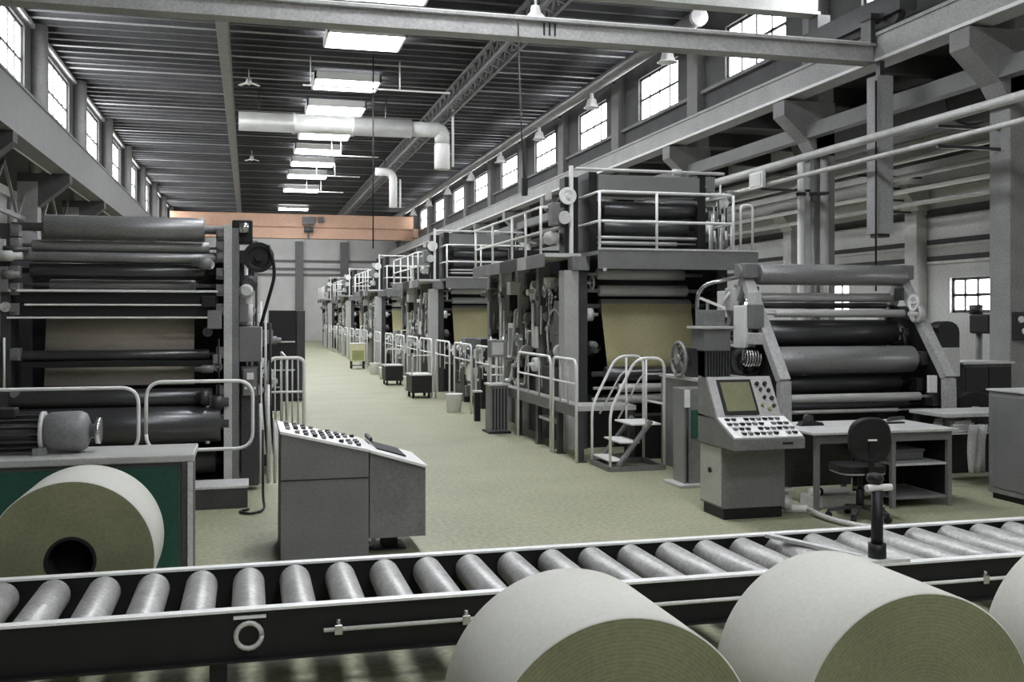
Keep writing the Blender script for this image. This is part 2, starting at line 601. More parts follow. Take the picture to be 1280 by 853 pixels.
for i, (xx, yc) in enumerate(((0.0, 29.5), (0.12, 44.0))):
    r = thing('ceiling_fan', ['small pale three bladed roof fan, nearer of two beside the narrow roof beam', 'small pale three bladed roof fan, farther of two beside the narrow roof beam'][i], 'fan', (xx, yc, ZC - 0.2))
    MB().cyl((xx, yc, ZC - 0.19), (xx, yc, ZC - 0.5), 0.02).lathe((xx, yc, ZC - 0.45), (0, 0, -1), [(0, 0), (0, 0.07), (0.15, 0.09), (0.2, 0)], 14).build('motor', 'pale', r)
    for k in range(3):
        a = k * 2 * PI / 3 + 0.4
        MB().bar((xx + 0.08 * math.cos(a), yc + 0.08 * math.sin(a), ZC - 0.57), (xx + 0.32 * math.cos(a), yc + 0.32 * math.sin(a), ZC - 0.62), 0.13, 0.012).build('blade', 'white', r)

# hanging cables
o = MB().tube([(3.2, 27.0, ZC - 0.19), (3.2, 27.0, 3.6)], 0.018).build('hanging_cable', 'dark')
recentre(o, (3.2, 27.0, 3.6)); tag(o, 'thin dark cable hanging from the roof down into the machine row', 'cable')
r = thing('hanging_cable', 'thin pendant cable hanging from the near crane beam in mid aisle', 'cable', (3.62, 13.6, 3.6))
MB().tube([(3.62, 13.6, 5.9), (3.66, 13.6, 4.6), (3.72, 13.62, 3.75)], 0.012).build('wire', 'iron', r)
MB().box(3.68, 3.76, 13.58, 13.66, 3.5, 3.76, 0, 0.015).build('control_box', 'dark', r)

# near crane bridge
r = thing('crane_bridge', 'grey steel crane beam spanning the hall high in front', 'crane', (2.8, 13.8, 6.3))
b = MB()
b.box(-4.14, 9.36, 13.7, 14.0, 5.74, 5.78); b.box(-4.14, 9.36, 13.78, 13.92, 5.78, 5.99); b.box(-4.14, 9.36, 13.7, 14.0, 5.99, 6.03)
b.build('main_beam', 'girder', r)
b = MB().box(-4.14, 9.36, 13.72, 13.76, 6.03, 6.05); b.build('rail_strip', 'white', r, 'pale top edge strip')
b = MB()
b.box(-4.3, 9.5, 15.5, 15.8, 7.0, 7.05); b.box(-4.3, 9.5, 15.58, 15.72, 7.05, 7.3); b.box(-4.3, 9.5, 15.5, 15.8, 7.3, 7.34)
b.build('upper_beam', 'pale', r)
b = MB()
for xe in (9.57, -4.35):
    bb = MB()
    bb.box(xe - 0.15, xe + 0.15, 13.2, 16.3, 6.42, 6.75)
    for yy in (13.5, 16.0):
        bb.cyl((xe - 0.06, yy, 6.44), (xe + 0.06, yy, 6.44), 0.155, 18)
    bb.box(xe - 0.12, xe + 0.12, 15.5, 15.8, 6.75, 7.0)
    xi = 9.32 if xe > 0 else -4.10
    bb.box(xi - 0.04, xi + 0.04, 13.72, 13.98, 6.03, 6.42)
    bb.box(min(xi, xe) - 0.04, max(xi, xe), 13.72, 13.98, 6.40, 6.5)
    bb.build('end_carriage', 'iron', r)
b.bm.free()
o = MB().lathe((4.2, 14.75, 6.52), (0, 0, -1), [(0, 0), (0, 0.06), (0.1, 0.08), (0.16, 0.14), (0.26, 0.15), (0.26, 0.12), (0.15, 0)], 18)
o.tube([(4.2, 14.75, 6.5), (4.2, 14.75, 6.8), (4.2, 15.6, 7.02)], 0.02)
o.build('work_lamp', 'white', r, 'white work lamp')
bb = MB()
for xx in (4.05, 4.13, 4.21):
    bb.box(xx - 0.012, xx + 0.012, 13.765, 13.78, 5.79, 5.98)
bb.build('stiffener_rib', 'dark', r)

# far crane bridge: two tan girders and a trolley
r = thing('crane_bridge', 'tan double girder travelling crane across the far end of the hall', 'crane', (2.8, 60, 6.35))
for (z0, z1, nm) in ((6.95, 7.62, 'upper_girder'), (6.3, 6.88, 'lower_girder')):
    b = MB()
    b.box(-4.3, 9.5, 60.0, 60.5, z0, z1); b.box(-4.3, 9.5, 59.93, 60.57, z0 - 0.05, z0); b.box(-4.3, 9.5, 59.93, 60.57, z1, z1 + 0.04)
    b.build(nm, 'crane_tan', r)
b = MB()
b.box(3.0, 3.7, 59.6, 59.93, 7.05, 7.5); b.box(3.9, 4.2, 59.65, 59.93, 7.2, 7.5); b.cyl((3.1, 59.7, 6.75), (3.6, 59.7, 6.75), 0.16); b.box(3.3, 3.4, 59.7, 59.93, 6.2, 7.1)
b.build('trolley', 'iron', r)
for xe in (9.57, -4.35):
    MB().box(xe - 0.14, xe + 0.14, 59.4, 61.1, 6.4, 6.9).cyl((xe - 0.05, 59.7, 6.42), (xe + 0.05, 59.7, 6.42), 0.14).cyl((xe - 0.05, 60.8, 6.42), (xe + 0.05, 60.8, 6.42), 0.14).build('end_carriage', 'crane_tan', r)

# aisle services on the right
for i, (xx, zz, rr, lab) in enumerate(((9.0, 4.48, 0.065, 'pale service pipe along the columns, upper and thicker of two'), (9.0, 4.18, 0.04, 'thin pale service pipe along the columns, lower of two'))):
    r = thing('wall_pipe', lab, 'pipe', (xx, 12, zz), 'pipes along the columns')
    MB().tube([(xx, 2, zz), (xx, 21.5, zz)], rr, 10).build('pipe', 'pale', r)
    for yc in (11.8, 16.65):
        MB().box(xx, 10.0, yc - 0.02, yc + 0.02, zz - rr - 0.04, zz - rr).build('bracket', 'iron', r)
r = thing('wall_junction_box', 'white junction box hung on the service pipes beside the tall press', 'junction box', (9.0, 16.9, 4.2))
MB().box(8.86, 8.93, 16.35, 16.85, 4.12, 4.42, 0, 0.01).build('box_body', 'white', r)
MB().box(8.845, 8.86, 16.4, 16.8, 4.16, 4.38).build('cover', 'pale', r)
for i, (xx, rr, yc, m, lab) in enumerate(((9.72, 0.07, 16.5, 'white', 'white vertical downpipe on the big column, outermost of three'), (9.9, 0.06, 16.38, 'roll_mid', 'grey vertical pipe on the big column, middle of three'), (10.08, 0.075, 16.32, 'pale', 'pale vertical pipe against the face of the big column'))):
    r = thing('wall_pipe', lab, 'pipe', (xx, yc, 0), 'downpipes on the column')
    MB().tube([(xx, yc, 0.0), (xx, yc, 4.7)], rr, 12).build('pipe', m, r)
    for zz in (1.0, 2.6, 4.0):
        MB().cyl((xx, yc, zz), (xx, yc, zz + 0.06), rr + 0.02, 14).build('collar', 'iron', r)
r = thing('hanging_duct', 'square grey duct drop hanging under the crane runway by the columns', 'air duct', (9.4, 13.66, 3.06))
MB().box(9.26, 9.54, 13.52, 13.8, 3.08, 5.5, 0, 0.01).build('duct_body', 'wall_mid', r)
MB().box(9.3, 9.5, 13.56, 13.76, 3.03, 3.08).build('outlet', 'dark', r)
MB().tube([(9.22, 13.5, 2.2), (9.22, 13.5, 5.4)], 0.015).build('pull_cord', 'dark', r)
MB().box(9.36, 9.44, 13.6, 13.7, 5.5, 5.74).build('hanger', 'iron', r)
r = thing('hanging_duct', 'fat dark round duct high in the side aisle', 'air duct', (11.7, 14, 5.9))
MB().lathe((11.7, 10.5, 5.5), (0, 1, 0), [(0, 0), (0, 0.42), (0.1, 0.46), (4, 0.46), (4, 0.49), (4.1, 0.49), (4.1, 0.46), (9, 0.46), (9, 0)], 28).build('duct_pipe', 'iron', r)
for yc in (12.0, 17.0):
    MB().box(11.66, 11.74, yc - 0.03, yc + 0.03, 5.9, ZA).build('hanger', 'dark', r)
for i, (xx, zz) in enumerate(((12.4, 4.85), (12.7, 4.6), (12.9, 4.35), (13.1, 4.1))):
    r = thing('wall_pipe', 'pale pipe along the side aisle wall, %s from the top of four' % ORD[i], 'pipe', (xx, 12, zz), 'pipes high on the aisle wall')
    MB().tube([(xx, 6, zz), (xx, 30, zz)], 0.05, 8).build('pipe', 'white' if i % 2 == 0 else 'pale', r)
    for yc in (13.7, 18.85):
        MB().box(xx, 13.98, yc - 0.02, yc + 0.02, zz - 0.09, zz - 0.05).build('bracket', 'iron', r)
r = thing('wall_switch_box', 'dark switch box with white dials on the pale column by the grey cabinet', 'switch box', (10.0, 11.6, 1.6))
MB().box(10.02, 10.32, 11.52, 11.6, 1.5, 1.88, 0, 0.01).build('box_body', 'dark', r)
for (xx, zz) in ((10.1, 1.78), (10.22, 1.78), (10.16, 1.62)):
    MB().cyl((xx, 11.5, zz), (xx, 11.525, zz), 0.045, 14).build('dial', 'white', r)
# ------------------------------------------------------------------ roller conveyor
r = thing('roller_conveyor', 'long low roller conveyor with dark side rails crossing the hall in front', 'conveyor', (1.5, 5.42, 0))
X0, X1, YN, YF, ZR = -3.2, 7.4, 4.99, 5.86, 0.45
for (yy, s, nm) in ((YN, -1, 'side_rail'), (YF, 1, 'side_rail')):
    b = MB()
    b.box(X0, X1, yy - 0.012, yy + 0.012, 0.215, ZR - 0.01, 0)
    b.box(X0, X1, yy - 0.03, yy + 0.03, ZR - 0.012, ZR, 1)
    b.box(X0, X1, yy - 0.05, yy + 0.012, 0.205, 0.217, 0)
    k = X0 + 0.125 + 0.025
    while k < X1:
        inner = yy - s * 0.012
        b.cyl((k, inner, 0.37), (k, inner - s * 0.03, 0.37), 0.014, 8, m=1)
        k += 0.25
    b.build(nm, ['black', 'white'], r)
b = MB()
b.tube([(0.35, YN - 0.035, 0.325), (X1, YN - 0.035, 0.325)], 0.011, 8)
b.build('air_pipe', 'white', r)
for xx in (0.42, 1.05, 2.0, 3.0, 4.1, 5.2, 6.3):
    MB().box(xx - 0.02, xx + 0.02, YN - 0.05, YN - 0.012, 0.30, 0.35, 0, 0.004).cyl((xx, YN - 0.035, 0.35), (xx, YN - 0.035, 0.375), 0.012, 8).build('pipe_clamp', 'chrome', r)
MB().tube([(0.0 + 0.06 * math.cos(a * PI / 8), YN - 0.03, 0.325 + 0.06 * math.sin(a * PI / 8)) for a in range(0, 17)], 0.012, 8).build('lifting_ring', 'pale', r)
MB().box(-0.07, 0.08, YN - 0.03, YN - 0.012, 0.405, 0.418).build('latch_bar', 'white', r)
MB().box(X0, X1, YN + 0.2, YN + 0.26, 0.215, 0.24).build('stringer', 'black', r)
xx = X0 + 0.1
while xx < X1:
    for yy in (YN + 0.03, YF - 0.03):
        MB().box(xx - 0.04, xx + 0.04, yy - 0.03, yy + 0.03, 0, 0.22).box(xx - 0.08, xx + 0.08, yy - 0.05, yy + 0.05, 0, 0.012).build('leg', 'black', r)
    xx += 1.48
k = X0 + 0.2
while k < X1 - 0.1:
    b = MB()
    b.lathe((k, YN + 0.03, 0.36), (0, 1, 0), [(0, 0), (0, 0.02), (0.02, 0.02), (0.02, 0.078), (0.03, 0.085), (0.78, 0.085), (0.79, 0.078), (0.79, 0.02), (0.81, 0.02), (0.81, 0)], 22)
    b.build('roller', 'conveyor_roller', r)
    k += 0.25
r = thing('conveyor_stop', 'dark upright stop post with a white cross handle standing on the roller conveyor', 'stop post', (3.43, 5.1, ZR))
MB().box(3.15, 3.62, 4.97, 5.12, ZR, ZR + 0.02, 0, 0.004).bar((3.4, 5.1, ZR + 0.012), (3.15, 5.75, ZR + 0.012), 0.05, 0.02).build('base_plate', 'pale', r)
MB().cyl((3.45, 5.04, ZR + 0.02), (3.45, 5.04, ZR + 0.1), 0.05).cyl((3.45, 5.04, ZR + 0.02), (3.45, 5.04, ZR + 0.40), 0.033).build('post', 'black', r)
MB().cyl((3.38, 5.04, ZR + 0.415), (3.54, 5.04, ZR + 0.415), 0.02, 14).build('handle', 'white', r)
MB().lathe((3.45, 5.06, ZR + 0.43), (0, 0, 1), [(0, 0), (0, 0.03), (0.03, 0.05), (0.06, 0.04), (0.07, 0)], 14).build('knob', 'black', r)


# ------------------------------------------------------------------ paper reels
def paper_reel(x, y0, y1, rad, label):
    z = 0.454
    r = thing('paper_reel', label, 'paper reel', (x, (y0 + y1) / 2, 0), 'big paper reels')
    L = y1 - y0
    rc = 0.135
    b = MB()
    b.lathe((x, y0, z), (0, 1, 0), [(0.0, rc), (0.0, rad - 0.006), (0.006, rad), (L - 0.006, rad), (L, rad - 0.006), (L, rc), (0.0, rc)], 96, 0, [1, 0, 0, 0, 1, 1])
    b.build('paper_roll', ['paper', 'paper_end'], r)
    b = MB()
    b.lathe((x, y0 - 0.004, z), (0, 1, 0), [(0, rc - 0.014), (0, rc + 0.004), (0.003, rc + 0.004), (0.003, rc), (L + 0.004, rc), (L + 0.008, rc - 0.014), (0, rc - 0.014)], 40)
    b.cyl((x, y0 + L * 0.35, z), (x, y0 + L * 0.4, z), rc - 0.001, 40)  # dark disc added in the bore, so the hole looks shaded inside
    b.build('core', 'core', r, 'dark core closed by an added disc')
    return r


paper_reel(-0.975, 6.16, 6.80, 0.454, 'paper reel standing in front of the green cabinet with its core showing')
paper_reel(1.13, 2.96, 3.59, 0.454, 'white paper reel in front of the conveyor, the one nearest the grey sloping desk')
paper_reel(2.20, 2.965, 3.60, 0.454, 'white paper reel in front of the conveyor, middle of three below the stop post')
paper_reel(3.42, 2.97, 3.60, 0.454, 'white paper reel cut off at the picture edge, last of three before the conveyor')

# ------------------------------------------------------------------ green cabinet, motor, guard loops
r = thing('green_cabinet', 'low dark green cabinet with pale worktop behind a paper reel', 'cabinet', (-1.3, 7.5, 0))
MB().box(-2.4, -0.38, 7.22, 7.78, 0.0, 0.85).build('body', 'panel', r)
MB().box(-2.42, -0.36, 7.18, 7.8, 0.85, 0.90, 0, 0.008).build('worktop', 'roll_pale', r, 'pale worktop')
for (xa, xb) in ((-2.36, -1.09), (-1.02, -0.46)):
    d = MB().box(xa, xb, 7.19, 7.22, 0.06, 0.82, 0, 0.006).build('door', 'green', r, 'dark green door panel')
    MB().box(xa + 0.05, xa + 0.07, 7.165, 7.19, 0.4, 0.52).build('handle', 'iron', d)
MB().box(-0.44, -0.36, 7.185, 7.22, 0.0, 0.85).build('corner_post', 'girder_dark', r)
MB().box(-0.40, -0.365, 7.17, 7.2, 0.0, 0.85).build('edge_strip', 'pale', r)

r = thing('electric_motor', 'dark finned electric motor lying on the green cabinet', 'motor', (-1.35, 7.5, 0.9))
zc, yc = 1.045, 7.5
b = MB().cyl((-1.87, yc, zc), (-1.34, yc, zc), 0.105, 24)
for k in range(16):
    a = 2 * PI * k / 16
    ca, sa = math.cos(a), math.sin(a)
    b.bar((-1.85, yc + 0.118 * ca, zc + 0.118 * sa), (-1.36, yc + 0.118 * ca, zc + 0.118 * sa), 0.012, 0.034, up=(0, ca, sa))
b.build('body', 'iron', r)
MB().lathe((-1.34, yc, zc), (1, 0, 0), [(0, 0), (0, 0.115), (0.03, 0.135), (0.22, 0.14), (0.26, 0.12), (0.28, 0.07), (0.28, 0)], 28).build('end_bell', 'grey', r)
MB().lathe((-1.06, yc, zc), (1, 0, 0), [(0, 0), (0, 0.05), (0.04, 0.05), (0.04, 0.09), (0.07, 0.09), (0.07, 0)], 20).build('coupling', 'chrome', r)
MB().box(-1.74, -1.52, yc - 0.08, yc + 0.06, zc + 0.1, zc + 0.17, 0, 0.01).build('terminal_box', 'dark', r)
for xx in (-1.72, -1.36):
    MB().box(xx - 0.04, xx + 0.04, yc - 0.15, yc + 0.15, 0.9, 0.95).build('foot', 'grey', r)
    MB().lathe((xx, yc, zc), (1, 0, 0), [(-0.01, 0.1), (-0.01, 0.142), (0.015, 0.142), (0.015, 0.1)], 24).build('flange', 'pale', r)


def guard_loop(label, xa, xb, z0, z1, y, rad, legs, r0=0.014):
    r = thing('guard_rail', label, 'guard rail', ((xa + xb) / 2, y, 0), 'rounded guard loops at the press')
    pts = round_path([(xa, y, z0), (xb, y, z0), (xb, y, z1), (xa, y, z1)], rad, 6, True)
    MB().tube(pts, r0, 10).build('loop', 'white', r)
    for xx in legs:
        MB().cyl((xx, y, 0), (xx, y, z0), 0.02, 10).cyl((xx, y, 0), (xx, y, 0.012), 0.06, 14).build('leg', 'grey', r)
    return r


guard_loop('white rounded tube guard loop before the big press rolls, beside the motor', -2.3, -0.815, 0.80, 1.29, 8.2, 0.13, (-2.0, -1.0))
guard_loop('white rounded tube guard loop before the big press rolls, nearest the aisle', -0.76, 0.03, 0.80, 1.33, 8.2, 0.13, (-0.7, -0.5))


# ------------------------------------------------------------------ rolls measured against the photograph
def roll(root, name, m, pl, pr, ya, yb, Y, xa, xb, shaft=0.35, label=None):
    pm = (pl + pr) / 2
    x0 = on_y(pl, ya, Y)[0]; x1 = on_y(pr, ya, Y)[0]
    za = on_y(pm, ya, Y)[1]; zb = on_y(pm, yb, Y)[1]
    rr = (za - zb) / 2; z = (za + zb) / 2
    rs = max(rr * shaft, 0.012)
    c = min(0.012, rr * 0.2)
    prof = [(xa - x0, 0), (xa - x0, rs), (0, rs), (0, rr - c), (c, rr), (x1 - x0 - c, rr), (x1 - x0, rr - c), (x1 - x0, rs), (xb - x0, rs), (xb - x0, 0)]
    return MB().lathe((x0, Y, z), (1, 0, 0), prof, 26 if rr > 0.06 else 14).build(name, m, root, label)


# ------------------------------------------------------------------ press beside the green cabinet
r = thing('printing_press', 'big roller press with stacked dark rolls behind the green cabinet and guard loops', 'press', (-1.2, 11.5, 0))
LP = r
for (xa, xb, m) in ((-2.44, -2.28, 'iron'), (-0.24, -0.10, 'grey')):
    b = MB().prism([(10.95, 0), (12.9, 0), (12.9, 2.2), (12.2, 2.75), (10.95, 2.75)], 'x', xa, xb)
    b.build('side_frame', m, r)
MB().box(-0.25, -0.17, 10.9, 10.95, 0, 2.78).build('edge_strip', 'pale', r)
MB().box(-2.28, -0.24, 12.0, 12.1, 0.1, 2.55).build('back_panel', 'black', r)  # black sheet added behind the rolls for the shade inside the press
MB().box(-2.44, -0.05, 11.0, 12.9, 0, 0.1).build('bed', 'iron', r)
Yp = 11.1
roll(r, 'top_roll', 'roll_mid', 56, 256, 270.5, 301, Yp, -2.3, -0.2)
roll(r, 'guide_roll', 'roll_pale', 40, 262, 301.5, 315, Yp + 0.1, -2.3, -0.2)
roll(r, 'guide_roll', 'roll_mid', 24, 272, 316, 328, Yp - 0.1, -2.3, -0.2)
roll(r, 'press_roll', 'roll_dark', 38, 258, 329.5, 349, Yp, -2.3, -0.2)
roll(r, 'guide_roll', 'roll_pale', 62, 245, 350, 364, Yp + 0.15, -2.3, -0.2)


def crossbar(root, name, m, pl, pr, ya, yb, Y, dep):
    x0 = on_y(pl, ya, Y)[0]; x1 = on_y(pr, ya, Y)[0]
    za = on_y((pl + pr) / 2, ya, Y)[1]; zb = on_y((pl + pr) / 2, yb, Y)[1]
    return MB().box(x0, x1, Y, Y + dep, zb, za, 0, min(0.006, (za - zb) * 0.3)).build(name, m, root)


crossbar(r, 'tie_bar', 'white', 8, 278, 362.5, 365.5, 10.9, 0.05)
crossbar(r, 'doctor_box', 'black', 20, 272, 366, 379.5, 10.95, 0.2)
crossbar(r, 'tie_bar', 'white', 30, 268, 380, 382.5, 10.9, 0.04)
crossbar(r, 'doctor_box', 'dark', 18, 270, 383, 395.5, 10.95, 0.2)
crossbar(r, 'tie_bar', 'white', 8, 275, 396, 398.5, 10.9, 0.05)
x0, x1 = on_y(57, 430, 11.25)[0], on_y(243, 430, 11.25)[0]
zt, zb = on_y(150, 396, 11.25)[1], on_y(150, 445, 11.2)[1]
MB().sheet([(11.28, zt), (11.26, zt - 0.15), (11.2, zb)], x0, x1, 0.005).build('paper_web', 'web_grey', r, 'stretched paper web')
roll(r, 'press_roll', 'roll_dark', 28, 262, 437.5, 451, 11.08, -2.3, -0.2)
zt, zb = on_y(150, 446, 11.25)[1], on_y(150, 482, 11.2)[1]
MB().sheet([(11.3, zt), (11.26, (zt + zb) / 2), (11.22, zb)], x0 - 0.01, x1, 0.005).build('paper_web', 'web_grey', r, 'stretched paper web')
crossbar(r, 'doctor_box', 'black', 24, 268, 452, 459, 11.0, 0.15)
roll(r, 'press_roll', 'roll_dark', 14, 266, 487, 509, 11.0, -2.3, -0.2)
roll(r, 'impression_roll', 'roll_dark', 2, 276, 509.5, 556, 10.95, -2.3, -0.2)
roll(r, 'impression_roll', 'roll_dark', 8, 270, 566, 596, 11.2, -2.3, -0.2)
for z in (2.68, 2.55, 2.45, 2.27, 2.1, 1.9, 1.45, 1.05, 0.75):
    for xx in (-2.29, -0.33):
        MB().box(xx, xx + 0.09, 10.93, 11.1, z - 0.06, z + 0.06, 0, 0.008).cyl((xx + 0.045, 10.9, z), (xx + 0.045, 10.93, z), 0.03, 12, m=0).build('bearing_block', 'grey', r)

rng = random.Random(4)


def side_gear(root, X, sgn, ya, yb, za, zb, n, seed, big=0.32):
    """drive gear, bearings, pipes and boxes bolted on the aisle side of a press; sgn is the way they stick out in x"""
    g = random.Random(seed)
    for k in range(n):
        y = g.uniform(ya, yb); z = g.uniform(za, zb)
        t = g.random()
        d = g.uniform(0.06, 0.2) * sgn
        if t < 0.26:
            rr = g.uniform(0.09, big)
            b = MB().lathe((X, y, z), (sgn, 0, 0), [(0, 0), (0, rr), (abs(d) * 0.5, rr), (abs(d) * 0.5, rr * 0.8), (abs(d) * 0.3, rr * 0.75), (abs(d) * 0.3, rr * 0.3), (abs(d), rr * 0.25), (abs(d), 0)], 22)
            b.build('gear_wheel', g.choice(['iron', 'grey', 'pale', 'pale', 'white', 'dark']), root)
        elif t < 0.5:
            s = g.uniform(0.06, 0.16)
            h = s * g.uniform(0.8, 1.8)
            xa, xb = sorted((X, X + d))
            b = MB().box(xa, xb, y - s, y + s, z - h, z + h, 0, 0.012)
            b.build('junction_box', g.choice(['grey', 'pale', 'dark', 'iron', 'panel', 'white']), root)
        elif t < 0.72:
            L = g.uniform(0.4, 1.1)
            xx = X + d * 0.6
            z1 = max(za - 0.03, z - L)
            if g.random() < 0.65:
                pts = [(xx, y, z), (xx, y, z1)]
            else:
                pts = round_path([(X, y, z), (xx, y, z), (xx, y + 0.2, z1), (xx, y + 0.45, z1)], 0.1, 4)
            MB().tube(pts, g.uniform(0.012, 0.028), 8).build('pipe', g.choice(['white', 'white', 'pale', 'chrome', 'dark']), root)
        elif t < 0.88:
            rr = g.uniform(0.05, 0.1); L = g.uniform(0.15, 0.35)
            xx = X + sgn * rr
            MB().lathe((xx, y, z), (0, g.choice([-1, 1]), 0), [(0, 0), (0, rr), (L * 0.6, rr), (L * 0.65, rr * 0.7), (L, rr * 0.65), (L, 0)], 16).build('drive_motor', g.choice(['iron', 'grey', 'pale']), root)
        else:
            xx = X + d * 0.8
            MB().cyl((X, y, z), (xx, y, z), 0.02, 8).lathe((xx, y, z), (sgn, 0, 0), [(0, 0.07), (0, 0.1), (0.025, 0.1), (0.025, 0.07), (0, 0.07)], 18).bar((xx, y - 0.08, z), (xx, y + 0.08, z), 0.02, 0.02).build('handwheel', g.choice(['chrome', 'white']), root)



def front_gear(root, Y, xa, xb, za, zb, n, seed, big=0.14, dep=0.25, zmin=0.05, ways=(-1, 1)):
    """the same kind of fittings on a face that looks towards the conveyor"""
    g = random.Random(seed)
    for k in range(n):
        x = g.uniform(xa, xb); z = g.uniform(za, zb); d = g.uniform(0.05, dep)
        t = g.random()
        if t < 0.22:
            rr = g.uniform(0.05, big)
            MB().lathe((x, Y, z), (0, -1, 0), [(0, 0), (0, rr), (d * 0.5, rr), (d * 0.5, rr * 0.8), (d * 0.3, rr * 0.7), (d * 0.3, rr * 0.3), (d * 0.8, rr * 0.25), (d * 0.8, 0)], 20).build('gear_wheel', g.choice(['iron', 'grey', 'pale', 'white']), root)
        elif t < 0.5:
            s = g.uniform(0.03, 0.09); h = s * g.uniform(0.8, 2.0)
            MB().box(x - s, x + s, Y - d, Y, z - h, z + h, 0, 0.008).build('junction_box', g.choice(['grey', 'pale', 'dark', 'iron', 'panel', 'roll_mid']), root)
        elif t < 0.8:
            L = g.uniform(0.3, 0.9)
            MB().tube([(x, Y - d * 0.6, z), (x, Y - d * 0.6, max(z - L, zmin))], g.uniform(0.01, 0.022), 8).build('pipe', g.choice(['white', 'white', 'pale', 'chrome', 'dark']), root)
        else:
            rr = g.uniform(0.04, 0.08); L = g.uniform(0.12, 0.25)
            MB().lathe((x, Y - rr, z), (g.choice(ways), 0, 0), [(0, 0), (0, rr), (L * 0.6, rr), (L * 0.65, rr * 0.7), (L, rr * 0.65), (L, 0)], 16).build('drive_motor', g.choice(['iron', 'grey', 'pale']), root)


MB().box(-0.1, 0.06, 11.6, 12.8, 0.1, 2.5, 0, 0.01).build('drive_housing', 'iron', r)
MB().box(0.06, 0.24, 12.0, 12.8, 0.1, 1.75, 0, 0.01).build('drive_housing', 'dark', r)
front_gear(r, 11.6, -0.09, 0.05, 1.5, 2.5, 14, 7, 0.09)
front_gear(r, 12.0, 0.04, 0.24, 0.4, 1.75, 18, 8, 0.09)
front_gear(r, 10.95, -0.42, -0.28, 0.5, 2.6, 14, 9, 0.05, 0.1)
front_gear(r, 10.95, -2.42, -2.32, 0.5, 2.6, 14, 17, 0.05, 0.07, 0.05, (1,))
side_gear(r, -0.10, 1, 11.0, 11.5, 1.8, 2.5, 8, 7, 0.1)
for k in range(6):
    MB().tube(round_path([(-0.02 + 0.05 * k, 11.55 - 0.05 * (k % 2), 2.35 - 0.12 * k), (-0.02 + 0.05 * k, 11.55, 0.9), (0.02 + 0.05 * k, 11.5, 0.3)], 0.1, 4), 0.013, 8).build('pipe', ['white', 'pale', 'dark'][k % 3], r)
MB().box(-0.1, 0.13, 10.98, 11.5, 1.35, 1.72, 0, 0.01).build('control_cabinet', 'panel', r)
MB().box(-0.08, 0.1, 10.96, 11.2, 0.05, 1.3, 0, 0.01).build('lower_cabinet', 'iron', r)
d = MB().box(-0.06, 0.08, 10.9, 10.96, 1.0, 1.28, 0, 0.006).build('control_box', 'grey', r)
MB().box(-0.02, 0.05, 10.885, 10.9, 1.17, 1.24).build('name_plate', 'white', d)
for xx in (-0.03, 0.02, 0.06):
    MB().cyl((xx, 10.88, 1.08), (xx, 10.9, 1.08), 0.014, 10).build('push_knob', 'white', d)
b = MB().lathe((0.1, 11.05, 2.45), (0, -1, 0), [(0, 0), (0, 0.16), (0.05, 0.16), (0.05, 0.12), (0.02, 0.1), (0.02, 0.04), (0.08, 0.04), (0.08, 0)], 24)
b.build('pulley_wheel', 'dark', r)
MB().tube(round_path([(0.2, 11.0, 2.58), (0.28, 11.0, 2.3), (0.12, 11.0, 1.72)], 0.2, 5), 0.018, 8).build('hose', 'dark', r)
MB().box(-0.17, 0.04, 11.0, 11.3, 2.6, 2.84, 0, 0.015).build('gear_housing', 'dark', r)
MB().cyl((-0.05, 10.95, 2.8), (-0.05, 10.95, 2.7), 0.05, 14).build('oil_cup', 'chrome', r)
for xx, zz in ((0.12, 0.9), (0.2, 1.1), (0.27, 0.7)):
    MB().tube([(xx, 11.1, zz), (xx, 11.1, 0.05)], 0.018, 8).build('pipe', 'pale', r)

# grid panel rail that closes the press platform towards the aisle
r = thing('guard_rail', 'white barred guard panel between the big press and the aisle', 'guard rail', (0.42, 11.6, 0))
MB().tube(round_path([(0.22, 11.6, 0), (0.22, 11.6, 1.36), (0.6, 11.6, 1.36), (0.6, 11.6, 0)], 0.08, 5), 0.02, 8).build('frame', 'white', r)
for k in range(1, 6):
    MB().cyl((0.22 + k * 0.063, 11.6, 0.6), (0.22 + k * 0.063, 11.6, 1.36), 0.009, 6).build('bar', 'pale', r)
for z in (0.6, 0.98):
    MB().cyl((0.22, 11.6, z), (0.6, 11.6, z), 0.013, 8).build('cross_rail', 'white', r)

r = thing('step_box', 'dark step box with a pale tread at the foot of the big press', 'step', (-0.3, 10.2, 0))
MB().box(-0.62, -0.01, 10.0, 10.42, 0, 0.19, 0, 0.006).build('body', 'iron', r)
MB().box(-0.63, 0.0, 9.99, 10.43, 0.19, 0.215, 0, 0.005).build('tread', 'pale', r)

o = MB().tube(round_path([(0.13, 9.9, 0.75), (0.13, 9.9, 0.1), (0.15, 9.75, 0.015), (0.0, 9.6, 0.015), (-0.1, 9.75, 0.015), (0.0, 9.85, 0.015)], 0.12, 5), 0.012, 8).build('floor_cable', 'dark')
recentre(o, (0.13, 9.9, 0)); tag(o, 'dark cable hanging beside the grey sloping desk and curling on the floor', 'cable')

